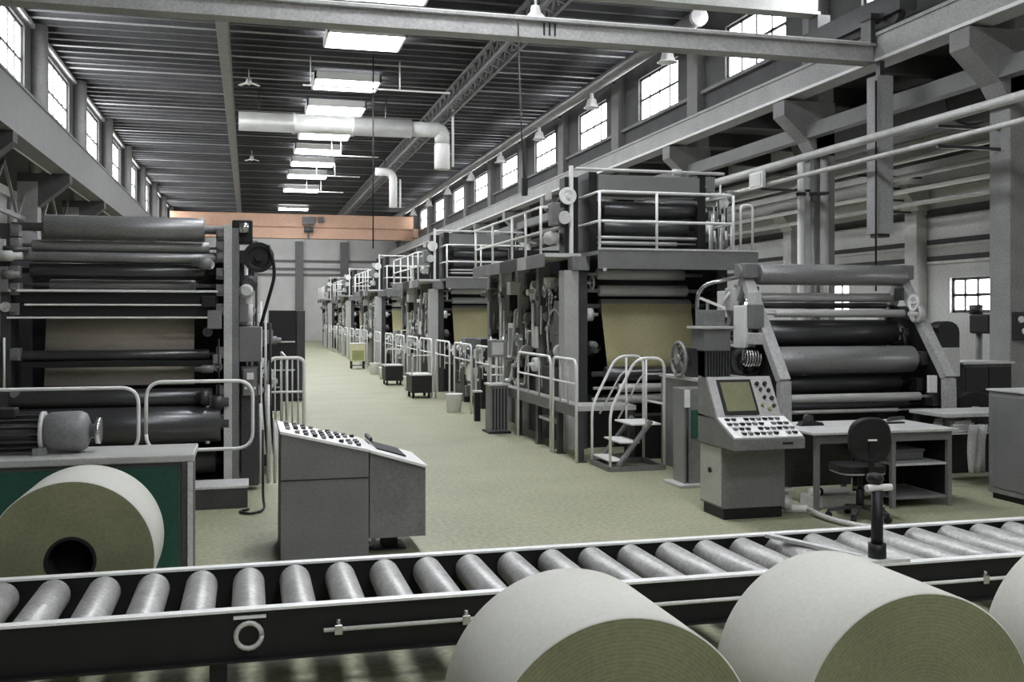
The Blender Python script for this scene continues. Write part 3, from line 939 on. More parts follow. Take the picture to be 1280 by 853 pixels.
# dark cabinets and a second, lower press beyond
r = thing('storage_cabinet', 'dark tall cabinet standing by the aisle beyond the big press', 'cabinet', (0.75, 22.3, 0))
MB().box(0.42, 0.98, 22.0, 22.9, 0, 1.93, 0, 0.01).build('body', 'dark', r)
MB().box(0.98, 1.16, 21.98, 22.92, 0.05, 1.93, 0, 0.01).build('side_panel', 'iron', r)
for z in (0.65, 1.25):
    MB().box(0.45, 0.95, 21.97, 22.0, z, z + 0.03).build('drawer_rail', 'pale', r)
r = thing('printing_press', 'low dark machine with a sloping top half hidden beyond the big press', 'press', (0.2, 15.5, 0))
MB().prism([(13.8, 0), (16.8, 0), (16.8, 1.9), (15.2, 1.9), (13.8, 1.1)], 'x', -2.2, 0.1).build('housing', 'iron', r)
MB().box(0.1, 0.3, 13.9, 16.6, 0.1, 1.0, 0, 0.02).build('side_cover', 'grey', r)
side_gear(r, 0.1, 1, 14.0, 16.5, 1.05, 1.75, 14, 21, 0.25)
side_gear(r, 0.3, 1, 14.0, 16.5, 0.3, 0.9, 8, 22, 0.15)
MB().tube([(0.5, 14.1, 0), (0.5, 14.1, 1.25), (0.5, 16.4, 1.25), (0.5, 16.4, 0)], 0.02, 8).build('hand_rail', 'pale', r)
r = thing('equipment_booth', 'pale flat topped booth standing in the side aisle behind the big press', 'booth', (-6.5, 22, 0))
MB().box(-7.9, -5.5, 20.5, 28.0, 0, 4.6).build('body', 'wall_mid', r)
MB().box(-8.0, -5.4, 20.4, 28.1, 4.6, 4.8).build('roof_slab', 'pale', r)
for yy in (22.3, 24.2, 26.1):
    MB().box(-5.5, -5.47, yy - 0.04, yy + 0.04, 0, 4.6).build('panel_joint', 'grey', r)

# ------------------------------------------------------------------ sloping control desk in the aisle
r = thing('control_desk', 'grey sloping control desk in the aisle, its blank end panels facing the conveyor', 'control desk', (0.8, 8.1, 0))
ya, yb = 7.74, 8.52
MB().prism([(0.23, 0), (0.885, 0), (0.885, 0.80), (0.235, 0.955)], 'y', ya, yb).build('pedestal', 'panel', r)
MB().box(0.228, 0.886, ya - 0.004, ya, 0.602, 0.61).build('panel_joint', 'black', r)
MB().prism([(0.895, 0.135), (1.325, 0.135), (1.325, 0.665), (0.895, 0.795)], 'y', ya + 0.02, yb).build('extension_box', 'grey', r, 'darker hung extension box')
MB().box(1.02, 1.14, ya + 0.25, ya + 0.4, 0, 0.135).box(0.9, 1.2, ya + 0.2, ya + 0.5, 0, 0.012).build('foot', 'black', r)
MB().tube(round_path([(0.95, ya + 0.3, 0.13), (0.96, ya + 0.3, 0.03), (0.88, ya + 0.3, 0.02)], 0.05), 0.018, 8).build('cable', 'white', r)


def top_pt(x, y, up):
    if x < 0.89:
        t = (x - 0.235) / 0.65; z = 0.955 + (0.80 - 0.955) * t
    else:
        t = (x - 0.895) / 0.43; z = 0.795 + (0.665 - 0.795) * t
    return (x, y, z + up)


for (xa, xb, nm) in ((0.225, 0.89, 'key_panel'), (0.895, 1.335, 'screen_panel')):
    z0, z1 = top_pt(xa + 0.001, 0, 0)[2], top_pt(xb - 0.001, 0, 0)[2]
    MB().prism([(xa, z0), (xb, z1), (xb, z1 + 0.02), (xa, z0 + 0.02)], 'y', ya - 0.01, yb + 0.01).build(nm, 'white', r, 'white sloping top panel')
for i in range(9):
    for j in range(5):
        x = 0.29 + i * 0.066; y = ya + 0.1 + j * 0.14
        p0 = Vector(top_pt(x, y, 0.018)); p1 = Vector(top_pt(x, y, 0.042))
        if (i * 7 + j * 3) % 5:
            MB().cyl(p0, p1, 0.019, 10).build('push_button', ['black', 'grey', 'iron'][(i + j) % 3], r)
z0 = top_pt(0.97, 0, 0.02)[2]; z1 = top_pt(1.2, 0, 0.02)[2]
MB().prism([(0.97, z0), (1.2, z1), (1.2, z1 + 0.012), (0.97, z0 + 0.012)], 'y', ya + 0.2, yb - 0.1).build('display', 'black', r, 'dark display strip')
MB().prism([(0.94, z0 + 0.03), (0.965, z0 + 0.03), (0.965, z0 + 0.06), (0.94, z0 + 0.06)], 'y', ya + 0.45, yb).build('grab_bar', 'black', r)

# ------------------------------------------------------------------ console with screen
r = thing('control_console', 'pale grey control console with a tilted screen and a sloping key tray', 'control console', (4.4, 8.5, 0))
MB().box(4.13, 4.71, 8.33, 8.74, 0, 0.1).build('plinth', 'black', r)
MB().box(4.11, 4.73, 8.31, 8.78, 0.1, 0.66, 0, 0.006).build('pedestal', 'panel', r)
MB().box(4.105, 4.11, 8.33, 8.76, 0.12, 0.64).build('side_door', 'roll_pale', r, 'paler side door')
MB().cyl((4.09, 8.55, 0.42), (4.106, 8.55, 0.42), 0.025, 14).build('lock', 'black', r)
MB().prism([(8.05, 0.66), (8.78, 0.66), (8.78, 0.92), (8.40, 0.90), (8.05, 0.75)], 'x', 4.09, 4.78).build('tray_body', 'grey', r)
MB().bar((4.435, 8.06, 0.763), (4.435, 8.40, 0.909), 0.67, 0.014, up=(0, 0, 1)).build('key_tray', 'white', r, 'white key tray')
MB().box(4.56, 4.66, 8.045, 8.052, 0.70, 0.72).build('name_plate', 'black', r)
for i in range(10):
    for j in range(4):
        if (i * 3 + j * 5) % 7 == 0:
            continue
        x = 4.155 + i * 0.062 + (j % 2) * 0.015
        t = 0.14 + j * 0.23
        y, z = 8.06 + t * 0.34, 0.763 + t * 0.146
        MB().box(x - 0.018, x + 0.018, y - 0.024, y + 0.024, z + 0.004, z + 0.026, 0, 0.004).build('push_button', ['black', 'iron', 'grey'][(i + 2 * j) % 3], r)
MB().prism([(8.40, 0.90), (8.78, 0.90), (8.78, 1.25), (8.62, 1.26)], 'x', 4.09, 4.75).build('screen_housing', 'roll_mid', r)
u = Vector((0, 0.22, 0.36)).normalized(); nn = Vector((0, -u.z, u.y))


def on_panel(x, s, out=0.0):
    return Vector((x, 8.40, 0.90)) + u * s + nn * out


def slab(xa, xb, s0, s1, o0, o1, m, nm, root, label=None):
    b = MB()
    P = [on_panel(x, s, o) for o in (o0, o1) for (x, s) in ((xa, s0), (xb, s0), (xb, s1), (xa, s1))]
    v = [b.bm.verts.new(p) for p in P]
    for f in ((3, 2, 1, 0), (4, 5, 6, 7), (0, 1, 5, 4), (1, 2, 6, 5), (2, 3, 7, 6), (3, 0, 4, 7)):
        b._face([v[i] for i in f], 0)
    return b.build(nm, m, root, label)


slab(4.10, 4.74, 0.0, 0.425, 0.0, 0.012, 'roll_pale', 'face_panel', r)
sb = slab(4.18, 4.52, 0.03, 0.385, 0.012, 0.03, 'dark', 'screen_bezel', r, 'dark screen surround')
slab(4.205, 4.495, 0.06, 0.355, 0.03, 0.034, 'screen', 'screen', sb, 'blank olive screen')
for i, (x, s, rr, m) in enumerate(((4.58, 0.34, 0.02, 'black'), (4.66, 0.34, 0.02, 'black'), (4.60, 0.28, 0.016, 'iron'), (4.68, 0.27, 0.018, 'black'), (4.62, 0.2, 0.016, 'dark'), (4.69, 0.19, 0.02, 'black'), (4.58, 0.12, 0.016, 'olive'), (4.64, 0.08, 0.018, 'olive'), (4.69, 0.11, 0.018, 'iron'))):
    p = on_panel(x, s, 0.012)
    MB().cyl(p, p + nn * 0.022, rr, 14).build('knob', m, r)

# ------------------------------------------------------------------ desk, chair and things round them
r = thing('work_desk', 'steel work desk with pale top and open shelf bay beside the screen console', 'desk', (5.85, 8.8, 0))
MB().box(5.05, 6.62, 8.36, 9.3, 0.725, 0.75, 0, 0.005).build('desk_top', 'pale', r, 'pale desk top')
MB().box(5.10, 6.57, 8.40, 8.43, 0.64, 0.725).build('apron', 'grey', r)
for (xx, yy) in ((5.12, 8.42), (6.55, 8.42), (5.12, 9.24), (6.55, 9.24), (5.93, 8.42), (5.93, 9.24)):
    MB().box(xx - 0.022, xx + 0.022, yy - 0.022, yy + 0.022, 0, 0.725).build('leg', 'grey', r)
MB().box(5.12, 5.93, 9.1, 9.12, 0.12, 0.7).build('back_panel', 'iron', r)
MB().box(5.955, 6.53, 9.1, 9.12, 0.05, 0.7).build('back_panel', 'dark', r)
MB().box(6.54, 6.56, 8.44, 9.22, 0.1, 0.725).build('side_panel', 'dark', r)
MB().box(5.95, 6.53, 8.42, 9.1, 0.40, 0.42).build('shelf', 'pale', r)
MB().box(5.95, 6.53, 8.42, 9.1, 0.08, 0.1).build('shelf', 'grey', r)
r = thing('paper_box', 'low grey box on the upper shelf of the desk', 'box', (6.2, 8.8, 0.42))
MB().box(6.0, 6.42, 8.62, 9.0, 0.422, 0.5, 0, 0.006).build('body', 'grey', r)
MB().box(5.99, 6.43, 8.61, 9.01, 0.5, 0.53, 0, 0.005).build('lid', 'panel', r)
r = thing('pipe_rack', 'pale box with a rolled white tube lying on top, under the desk by the chair', 'box', (5.4, 8.75, 0))
MB().box(5.2, 5.72, 8.6, 8.85, 0, 0.11, 0, 0.008).build('body', 'pale', r)
MB().cyl((5.2, 8.68, 0.145), (5.62, 8.68, 0.145), 0.035, 14).build('tube', 'white', r)
MB().cyl((5.3, 8.68, 0.145), (5.33, 8.68, 0.145), 0.038, 14).build('band', 'dark', r)
r = thing('tape_dispenser', 'small dark tape dispenser on the desk top near the console', 'tape dispenser', (5.35, 8.95, 0.75))
MB().prism([(5.24, 0.75), (5.5, 0.75), (5.48, 0.78), (5.38, 0.80), (5.27, 0.79)], 'y', 8.9, 8.99).build('base', 'dark', r)
MB().lathe((5.34, 8.91, 0.82), (0, 1, 0), [(0, 0.02), (0, 0.045), (0.05, 0.045), (0.05, 0.02), (0, 0.02)], 18).build('roll', 'iron', r)
r = thing('desk_stapler', 'small dark stapler on the pale desk top above the shelf bay', 'stapler', (6.3, 8.9, 0.75))
MB().box(6.2, 6.4, 8.88, 8.94, 0.75, 0.765, 0, 0.004).build('base', 'dark', r)
MB().prism([(6.21, 0.772), (6.41, 0.79), (6.4, 0.82), (6.24, 0.81)], 'y', 8.89, 8.93).build('arm', 'iron', r)
r = thing('valve_fitting', 'white pipe valve lying on the floor between console and desk', 'valve', (4.86, 8.45, 0))
MB().cyl((4.8, 8.45, 0.05), (5.0, 8.38, 0.05), 0.035, 14).build('pipe', 'white', r)
MB().lathe((4.82, 8.44, 0.05), (0, 0, 1), [(0, 0), (0, 0.05), (0.1, 0.05), (0.1, 0.02), (0.16, 0.02), (0.16, 0.06), (0.19, 0.06), (0.19, 0)], 16).build('valve', 'pale', r)
MB().tube(round_path([(5.0, 8.38, 0.05), (4.98, 8.0, 0.03), (5.1, 7.6, 0.03), (5.6, 7.2, 0.03)], 0.2), 0.025, 8).build('hose', 'pale', r)


def office_chair(loc, label, rot):
    r = thing('office_chair', label, 'chair', loc, 'dark office chairs')
    x, y, z = loc
    pts = []
    for k in range(24):
        a = 2 * PI * k / 24
        pts.append((0.195 * math.copysign(abs(math.cos(a)) ** 0.75, math.cos(a)), 0.74 + 0.20 * math.copysign(abs(math.sin(a)) ** 0.75, math.sin(a))))
    b = MB()
    n = len(pts)
    rows = []
    for (t, s) in ((-0.24, 0.9), (-0.225, 1.0), (-0.19, 1.0), (-0.175, 0.88)):
        rows.append([b.bm.verts.new((x + p[0] * s, y + t + 0.5 * p[0] ** 2, z + 0.74 + (p[1] - 0.74) * s)) for p in pts])
    for A, B in zip(rows, rows[1:]):
        for k in range(n):
            b._face([A[k], A[(k + 1) % n], B[(k + 1) % n], B[k]], 0, True)
    b._face(rows[0][::-1], 0); b._face(rows[-1], 0)
    b.build('backrest', 'dark', r)
    MB().box(x - 0.04, x + 0.04, y - 0.255, y - 0.243, z + 0.735, z + 0.75).build('grip_slot', 'white', r, 'white slot in the backrest')
    sp = [(x + 0.22 * math.copysign(abs(math.cos(a)) ** 0.5, math.cos(a)), y + 0.06 + 0.21 * math.copysign(abs(math.sin(a)) ** 0.5, math.sin(a))) for a in [2 * PI * k / 24 for k in range(24)]]
    MB().prism(sp, 'z', z + 0.43, z + 0.49).build('seat', 'dark', r)
    MB().prism([(x + (p[0] - x) * 0.97, y + 0.06 + (p[1] - y - 0.06) * 0.97) for p in sp], 'z', z + 0.415, z + 0.43).build('seat_highlight', 'pale', r)  # pale slab painting the highlight along the seat edge
    MB().bar((x, y - 0.05, z + 0.41), (x, y - 0.215, z + 0.43), 0.05, 0.015).bar((x, y - 0.215, z + 0.42), (x, y - 0.245, z + 0.72), 0.05, 0.012, up=(0, 1, 0)).build('back_bar', 'black', r)
    MB().cyl((x, y, z + 0.1), (x, y, z + 0.27), 0.035, 14).cyl((x, y, z + 0.27), (x, y, z + 0.415), 0.022, 12).build('gas_column', 'black', r)
    for k in range(5):
        a = 2 * PI * k / 5 + 0.3
        ex, ey = x + 0.27 * math.cos(a), y + 0.27 * math.sin(a)
        lg = MB().bar((x, y, z + 0.12), (ex, ey, z + 0.075), 0.045, 0.03).build('leg', 'iron', r)
        t = Vector((-math.sin(a), math.cos(a), 0)) * 0.022
        MB().cyl(Vector((ex, ey, z + 0.03)) - t, Vector((ex, ey, z + 0.03)) + t, 0.03, 14).cyl((ex, ey, z + 0.05), (ex, ey, z + 0.08), 0.012, 8).build('caster', 'rubber', lg)
    r.rotation_euler = (0, 0, rot)
    return r


office_chair((5.34, 8.06, 0), 'dark office chair with rounded backrest pulled up in front of the desk', -0.15)
ch2 = office_chair((8.45, 10.5, 0), 'dark office chair behind the small side table near the grey cabinet', -0.35)

r = thing('metal_cabinet', 'plain light grey metal cabinet at the picture edge past the desk', 'cabinet', (7.7, 8.15, 0))
MB().box(7.23, 8.1, 7.5, 8.69, 0.06, 1.08, 0, 0.008).build('body', 'roll_mid', r)
MB().box(7.26, 8.07, 7.53, 8.66, 0, 0.06).build('plinth', 'black', r)
MB().box(7.215, 8.12, 7.48, 8.71, 1.08, 1.1, 0, 0.004).build('top', 'pale', r)
MB().box(7.222, 7.23, 7.56, 8.62, 0.12, 1.03, 0, 0.003).build('side_panel', 'panel', r)

DX, DY = -0.42, -0.53
r = thing('side_table', 'small side table with pale top between the desk and the grey cabinet', 'table', (8.2 + DX, 10.1 + DY, 0))
MB().box(7.62 + DX, 8.9 + DX, 9.85 + DY, 10.45 + DY, 0.74, 0.78, 0, 0.005).build('table_top', 'pale', r)
for (xx, yy) in ((7.68 + DX, 9.9 + DY), (8.84 + DX, 9.9 + DY), (7.68 + DX, 10.4 + DY), (8.84 + DX, 10.4 + DY)):
    MB().box(xx - 0.025, xx + 0.025, yy - 0.025, yy + 0.025, 0, 0.74).build('leg', 'iron', r)
MB().box(7.7 + DX, 8.82 + DX, 9.9 + DY, 10.4 + DY, 0.55, 0.57).build('shelf', 'pale', r)
MB().box(7.7 + DX, 8.82 + DX, 10.36 + DY, 10.38 + DY, 0.05, 0.55).build('back_panel', 'dark', r)
r = thing('paper_bundle', 'loose white paper bundle on the shelf under the side table top', 'paper bundle', (7.95 + DX, 10.1 + DY, 0.573))
for k in range(4):
    MB().prism([(7.75 + DX + 0.02 * k, 9.93 + DY), (8.15 + DX - 0.03 * k, 9.95 + DY + 0.01 * k), (8.2 + DX, 10.25 + DY), (7.78 + DX, 10.28 + DY - 0.02 * k)], 'z', 0.573 + 0.03 * k, 0.6 + 0.03 * k).build('sheet_wad', ['white', 'pale'][k % 2], r)
r = thing('hanging_rag', 'crumpled pale rag hung over the shelf edge below the side table', 'rag', (8.1 + DX, 9.87 + DY, 0.55))
b = MB()
rows = []
for j in range(7):
    z = 0.66 - j * 0.085
    rows.append([b.bm.verts.new((7.92 + DX + 0.035 * i * (1 - 0.04 * j), 9.83 + DY + o + 0.03 * math.sin(i * 1.9 + j * 0.5), z)) for o in (0, 0.012) for i in range(8)])
for A, B in zip(rows, rows[1:]):
    for k in range(7):
        b._face([A[k], A[k + 1], B[k + 1], B[k]], 0, True)
        b._face([A[8 + k], B[8 + k], B[9 + k], A[9 + k]], 0, True)
    b._face([A[0], B[0], B[8], A[8]], 0); b._face([A[7], A[15], B[15], B[7]], 0)
for A in (rows[0], rows[-1]):
    for k in range(7):
        b._face([A[k], A[8 + k], A[9 + k], A[k + 1]], 0)
b.build('cloth', 'pale', r)
r = thing('storage_cabinet', 'dark storage cabinet with pale top edge beside the pale column', 'cabinet', (9.3, 11.4, 0))
MB().box(8.98, 9.72, 11.25, 11.75, 0, 1.2, 0, 0.008).build('body', 'iron', r)
MB().box(8.95, 9.75, 11.22, 11.78, 1.2, 1.23, 0, 0.004).build('top', 'pale', r)
for (xa, xb) in ((9.0, 9.34), (9.36, 9.7)):
    d = MB().box(xa, xb, 11.235, 11.25, 0.08, 1.16).build('door', 'dark', r)
    MB().box(xb - 0.06, xb - 0.04, 11.22, 11.235, 0.6, 0.75).build('handle', 'pale', d)
r = thing('machine_guard', 'rounded dark guard hood on a pale box at the end of the rear press', 'machine guard', (8.75, 11.2, 0))
MB().box(8.55, 8.85, 11.15, 11.5, 1.05, 1.42, 0, 0.008).build('box_body', 'pale', r)
MB().box(8.5, 8.6, 11.2, 11.45, 0, 1.05).build('stand', 'iron', r)
arc = [(8.58, 1.42), (8.58, 1.62)] + [(8.73 + 0.17 * math.cos(a) - 0.02, 1.62 + 0.14 * math.sin(a)) for a in [PI - PI * k / 8 for k in range(1, 9)]] + [(8.88, 1.42)]
MB().prism(arc, 'y', 11.2, 11.4).build('hood', 'dark', r)
r = thing('drill_press', 'dark bench drill on a column standing under the low window', 'drill press', (11.1, 13.4, 0))
MB().box(10.85, 11.35, 13.2, 13.7, 0, 0.08, 0, 0.01).build('base', 'iron', r)
MB().cyl((11.1, 13.55, 0.08), (11.1, 13.55, 1.85), 0.05, 16).build('column', 'grey', r)
MB().box(10.95, 11.25, 13.15, 13.6, 1.55, 1.85, 0, 0.03).build('head', 'dark', r)
MB().cyl((11.1, 13.62, 1.85), (11.1, 13.62, 2.0), 0.1).build('motor', 'iron', r)
MB().cyl((11.1, 13.25, 1.55), (11.1, 13.25, 1.3), 0.035).cyl((11.1, 13.25, 1.3), (11.1, 13.25, 1.15), 0.012).build('spindle', 'chrome', r)
MB().box(10.9, 11.3, 13.1, 13.5, 0.95, 1.0, 0, 0.006).build('table', 'grey', r)
for a in (0.3, 2.4, 4.5):
    MB().bar((11.26, 13.3, 1.65), (11.27, 13.3 + 0.2 * math.cos(a), 1.65 + 0.2 * math.sin(a)), 0.02, 0.02).build('feed_handle', 'chrome', r)
# ------------------------------------------------------------------ press behind the desk
r = thing('printing_press', 'roller press with sloping steel side frames standing behind the desk and console', 'press', (6.4, 11.0, 0))
XA, XB = 5.78, 7.92


def a_frame(root, X, nm, m):
    b = MB()
    b.bar((X, 11.12, 2.36), (X, 10.18, 1.1), 0.1, 0.13, up=(1, 0, 0))
    b.bar((X, 10.18, 1.1), (X, 10.15, 0.0), 0.1, 0.13, up=(1, 0, 0))
    b.build(nm, m, root)
    b = MB()
    b.bar((X, 11.02, 2.36), (X, 11.75, 1.25), 0.09, 0.12, up=(1, 0, 0))
    b.bar((X, 11.75, 1.25), (X, 11.8, 0.0), 0.09, 0.12, up=(1, 0, 0))
    b.build(nm, m, root)
    MB().prism([(10.3, 0.05), (11.75, 0.05), (11.7, 1.25), (11.25, 1.95), (10.95, 1.95), (10.3, 1.1)], 'x', X - 0.02, X + 0.02).build('side_plate', 'dark', root)
    MB().box(X - 0.09, X + 0.09, 10.93, 11.2, 2.28, 2.46, 0, 0.015).cyl((X - 0.12, 11.06, 2.36), (X + 0.12, 11.06, 2.36), 0.08, 18).build('top_bearing', 'grey', root)


a_frame(r, XA, 'frame_leg', 'girder')
a_frame(r, XB, 'frame_leg', 'girder')
MB().box(XA, XB, 11.55, 11.62, 0.0, 1.75).build('back_panel', 'black', r)
MB().box(XA, XB, 10.1, 11.8, 0, 0.12).build('bed', 'iron', r)
XS, XT = XA, XB
roll(r, 'top_roll', 'roll_mid', 947, 1128, 331, 357, 11.0, XS, XT)
roll(r, 'guide_roll', 'roll_pale', 950, 1112, 366.5, 378, 11.1, XS, XT)
roll(r, 'guide_roll', 'roll_dark', 953, 1108, 378.5, 386, 11.2, XS, XT)
roll(r, 'guide_roll', 'roll_pale', 968, 1130, 387, 397, 10.85, XS, XT)
roll(r, 'press_roll', 'roll_dark', 958, 1116, 400, 432, 11.05, XS, XT)
roll(r, 'press_roll', 'roll_mid', 967, 1139, 433, 467, 10.6, XS, XT)
roll(r, 'press_roll', 'roll_dark', 962, 1122, 468, 490, 10.75, XS, XT)
roll(r, 'guide_roll', 'roll_pale', 976, 1150, 492, 503, 10.35, XS, XT)
roll(r, 'press_roll', 'roll_dark', 975, 1135, 503, 512, 10.65, XS, XT)
roll(r, 'guide_roll', 'roll_pale', 975, 1122, 512, 517, 10.35, XS, XT)
for (y, z) in ((11.0, 2.1), (10.9, 1.86), (10.95, 1.6), (10.6, 1.32), (10.7, 1.0), (10.4, 0.84)):
    for (xa, xb) in ((XA + 0.02, XA + 0.1), (XB - 0.1, XB - 0.02)):
        MB().box(xa, xb, y - 0.08, y + 0.08, z - 0.08, z + 0.08, 0, 0.01).build('bearing_block', 'iron', r)
MB().box(XB - 0.2, XB - 0.1, 10.25, 10.3, 0.93, 1.13).build('name_plate', 'white', r, 'white plate by the roll end')
side_gear(r, XB - 0.04, -1, 10.6, 11.4, 1.2, 2.0, 8, 12, 0.14)
# drive side
MB().box(4.95, 5.74, 10.55, 11.7, 0, 1.08, 0, 0.01).build('drive_base', 'grey', r)
MB().box(4.93, 5.74, 10.53, 11.72, 1.08, 1.11).build('drive_deck', 'pale', r)
b = MB().box(5.08, 5.42, 10.75, 11.1, 1.42, 1.68, 0, 0.012)
b.build('gearbox', 'panel', r)
MB().box(5.04, 5.46, 10.71, 11.14, 1.68, 1.71, 0, 0.005).build('gearbox_lid', 'pale', r)
MB().box(5.12, 5.4, 10.85, 11.05, 1.71, 1.9, 0, 0.01).build('terminal_box', 'roll_mid', r)
MB().bar((5.1, 10.9, 2.04), (5.4, 10.85, 1.92), 0.03, 0.03).build('lever', 'white', r)
b = MB()
for k in range(9):
    xx = 5.10 + k * 0.036
    b.box(xx, xx + 0.018, 10.74, 11.12, 1.13, 1.42)
b.box(5.1, 5.4, 10.77, 11.09, 1.13, 1.42)
b.build('drive_motor', 'iron', r)
for (xx, rr, m) in ((5.56, 0.15, 'iron'), (5.66, 0.17, 'dark')):
    MB().lathe((xx, 10.8, 1.3), (0, -1, 0), [(0, 0), (0, rr), (0.1, rr), (0.1, rr * 0.75), (0.06, rr * 0.7), (0.06, rr * 0.3), (0.16, rr * 0.28), (0.16, 0)], 22).build('pulley_wheel', m, r)
pts = []
for k in range(50):
    a = k * 0.75
    pts.append((5.52 + 0.004 * k, 10.62 + 0.05 * math.sin(a), 1.34 + 0.09 * math.cos(a)))
MB().tube(pts, 0.012, 6).build('coiled_hose', 'chrome', r)
hw = MB()
hx, hy, hz = 4.9, 11.05, 1.32
hw.tube([(hx, hy + 0.2 * math.cos(2 * PI * k / 24), hz + 0.2 * math.sin(2 * PI * k / 24)) for k in range(25)], 0.022, 8)
hw.lathe((hx - 0.03, hy, hz), (1, 0, 0), [(0, 0), (0, 0.06), (0.1, 0.05), (0.1, 0.03), (0.3, 0.03), (0.3, 0)], 14)
for k in range(5):
    a = 2 * PI * k / 5
    hw.bar((hx, hy, hz), (hx, hy + 0.19 * math.cos(a), hz + 0.19 * math.sin(a)), 0.03, 0.02)
hw.lathe((hx + 0.03, hy, hz), (1, 0, 0), [(0, 0.0), (0, 0.15), (0.02, 0.15), (0.02, 0)], 24)
hw.build('handwheel', 'roll_mid', r)
MB().box(5.02, 5.1, 10.95, 11.15, 1.11, 1.45).build('wheel_bracket', 'iron', r)
side_gear(r, XA - 0.03, -1, 10.6, 11.5, 1.5, 2.1, 9, 31, 0.13)
MB().tube(round_path([(5.5, 11.3, 1.11), (5.5, 11.3, 1.9), (5.74, 11.25, 2.2)], 0.2, 5), 0.025, 8).build('pipe', 'pale', r)
MB().tube(round_path([(5.3, 11.4, 1.11), (5.3, 11.4, 2.2), (5.74, 11.2, 2.3)], 0.2, 5), 0.025, 8).build('pipe', 'chrome', r)

r = thing('switch_pedestal', 'slim grey switch pedestal with a green door beside the access stairs', 'pedestal', (4.62, 10.2, 0))
MB().box(4.52, 4.8, 10.05, 10.35, 0.02, 1.05, 0, 0.006).build('body', 'roll_mid', r)
MB().box(4.42, 4.82, 9.95, 10.4, 0, 0.03, 0, 0.004).build('foot_plate', 'pale', r)
MB().box(4.6, 4.74, 10.035, 10.05, 0.52, 0.82, 0, 0.004).build('door', 'green', r, 'green door')
MB().box(4.52, 4.58, 10.03, 10.05, 0.85, 1.04).build('name_plate', 'white', r)
MB().tube([(4.55, 10.03, 0.05), (4.55, 10.03, 0.84)], 0.012, 8).build('conduit', 'black', r)


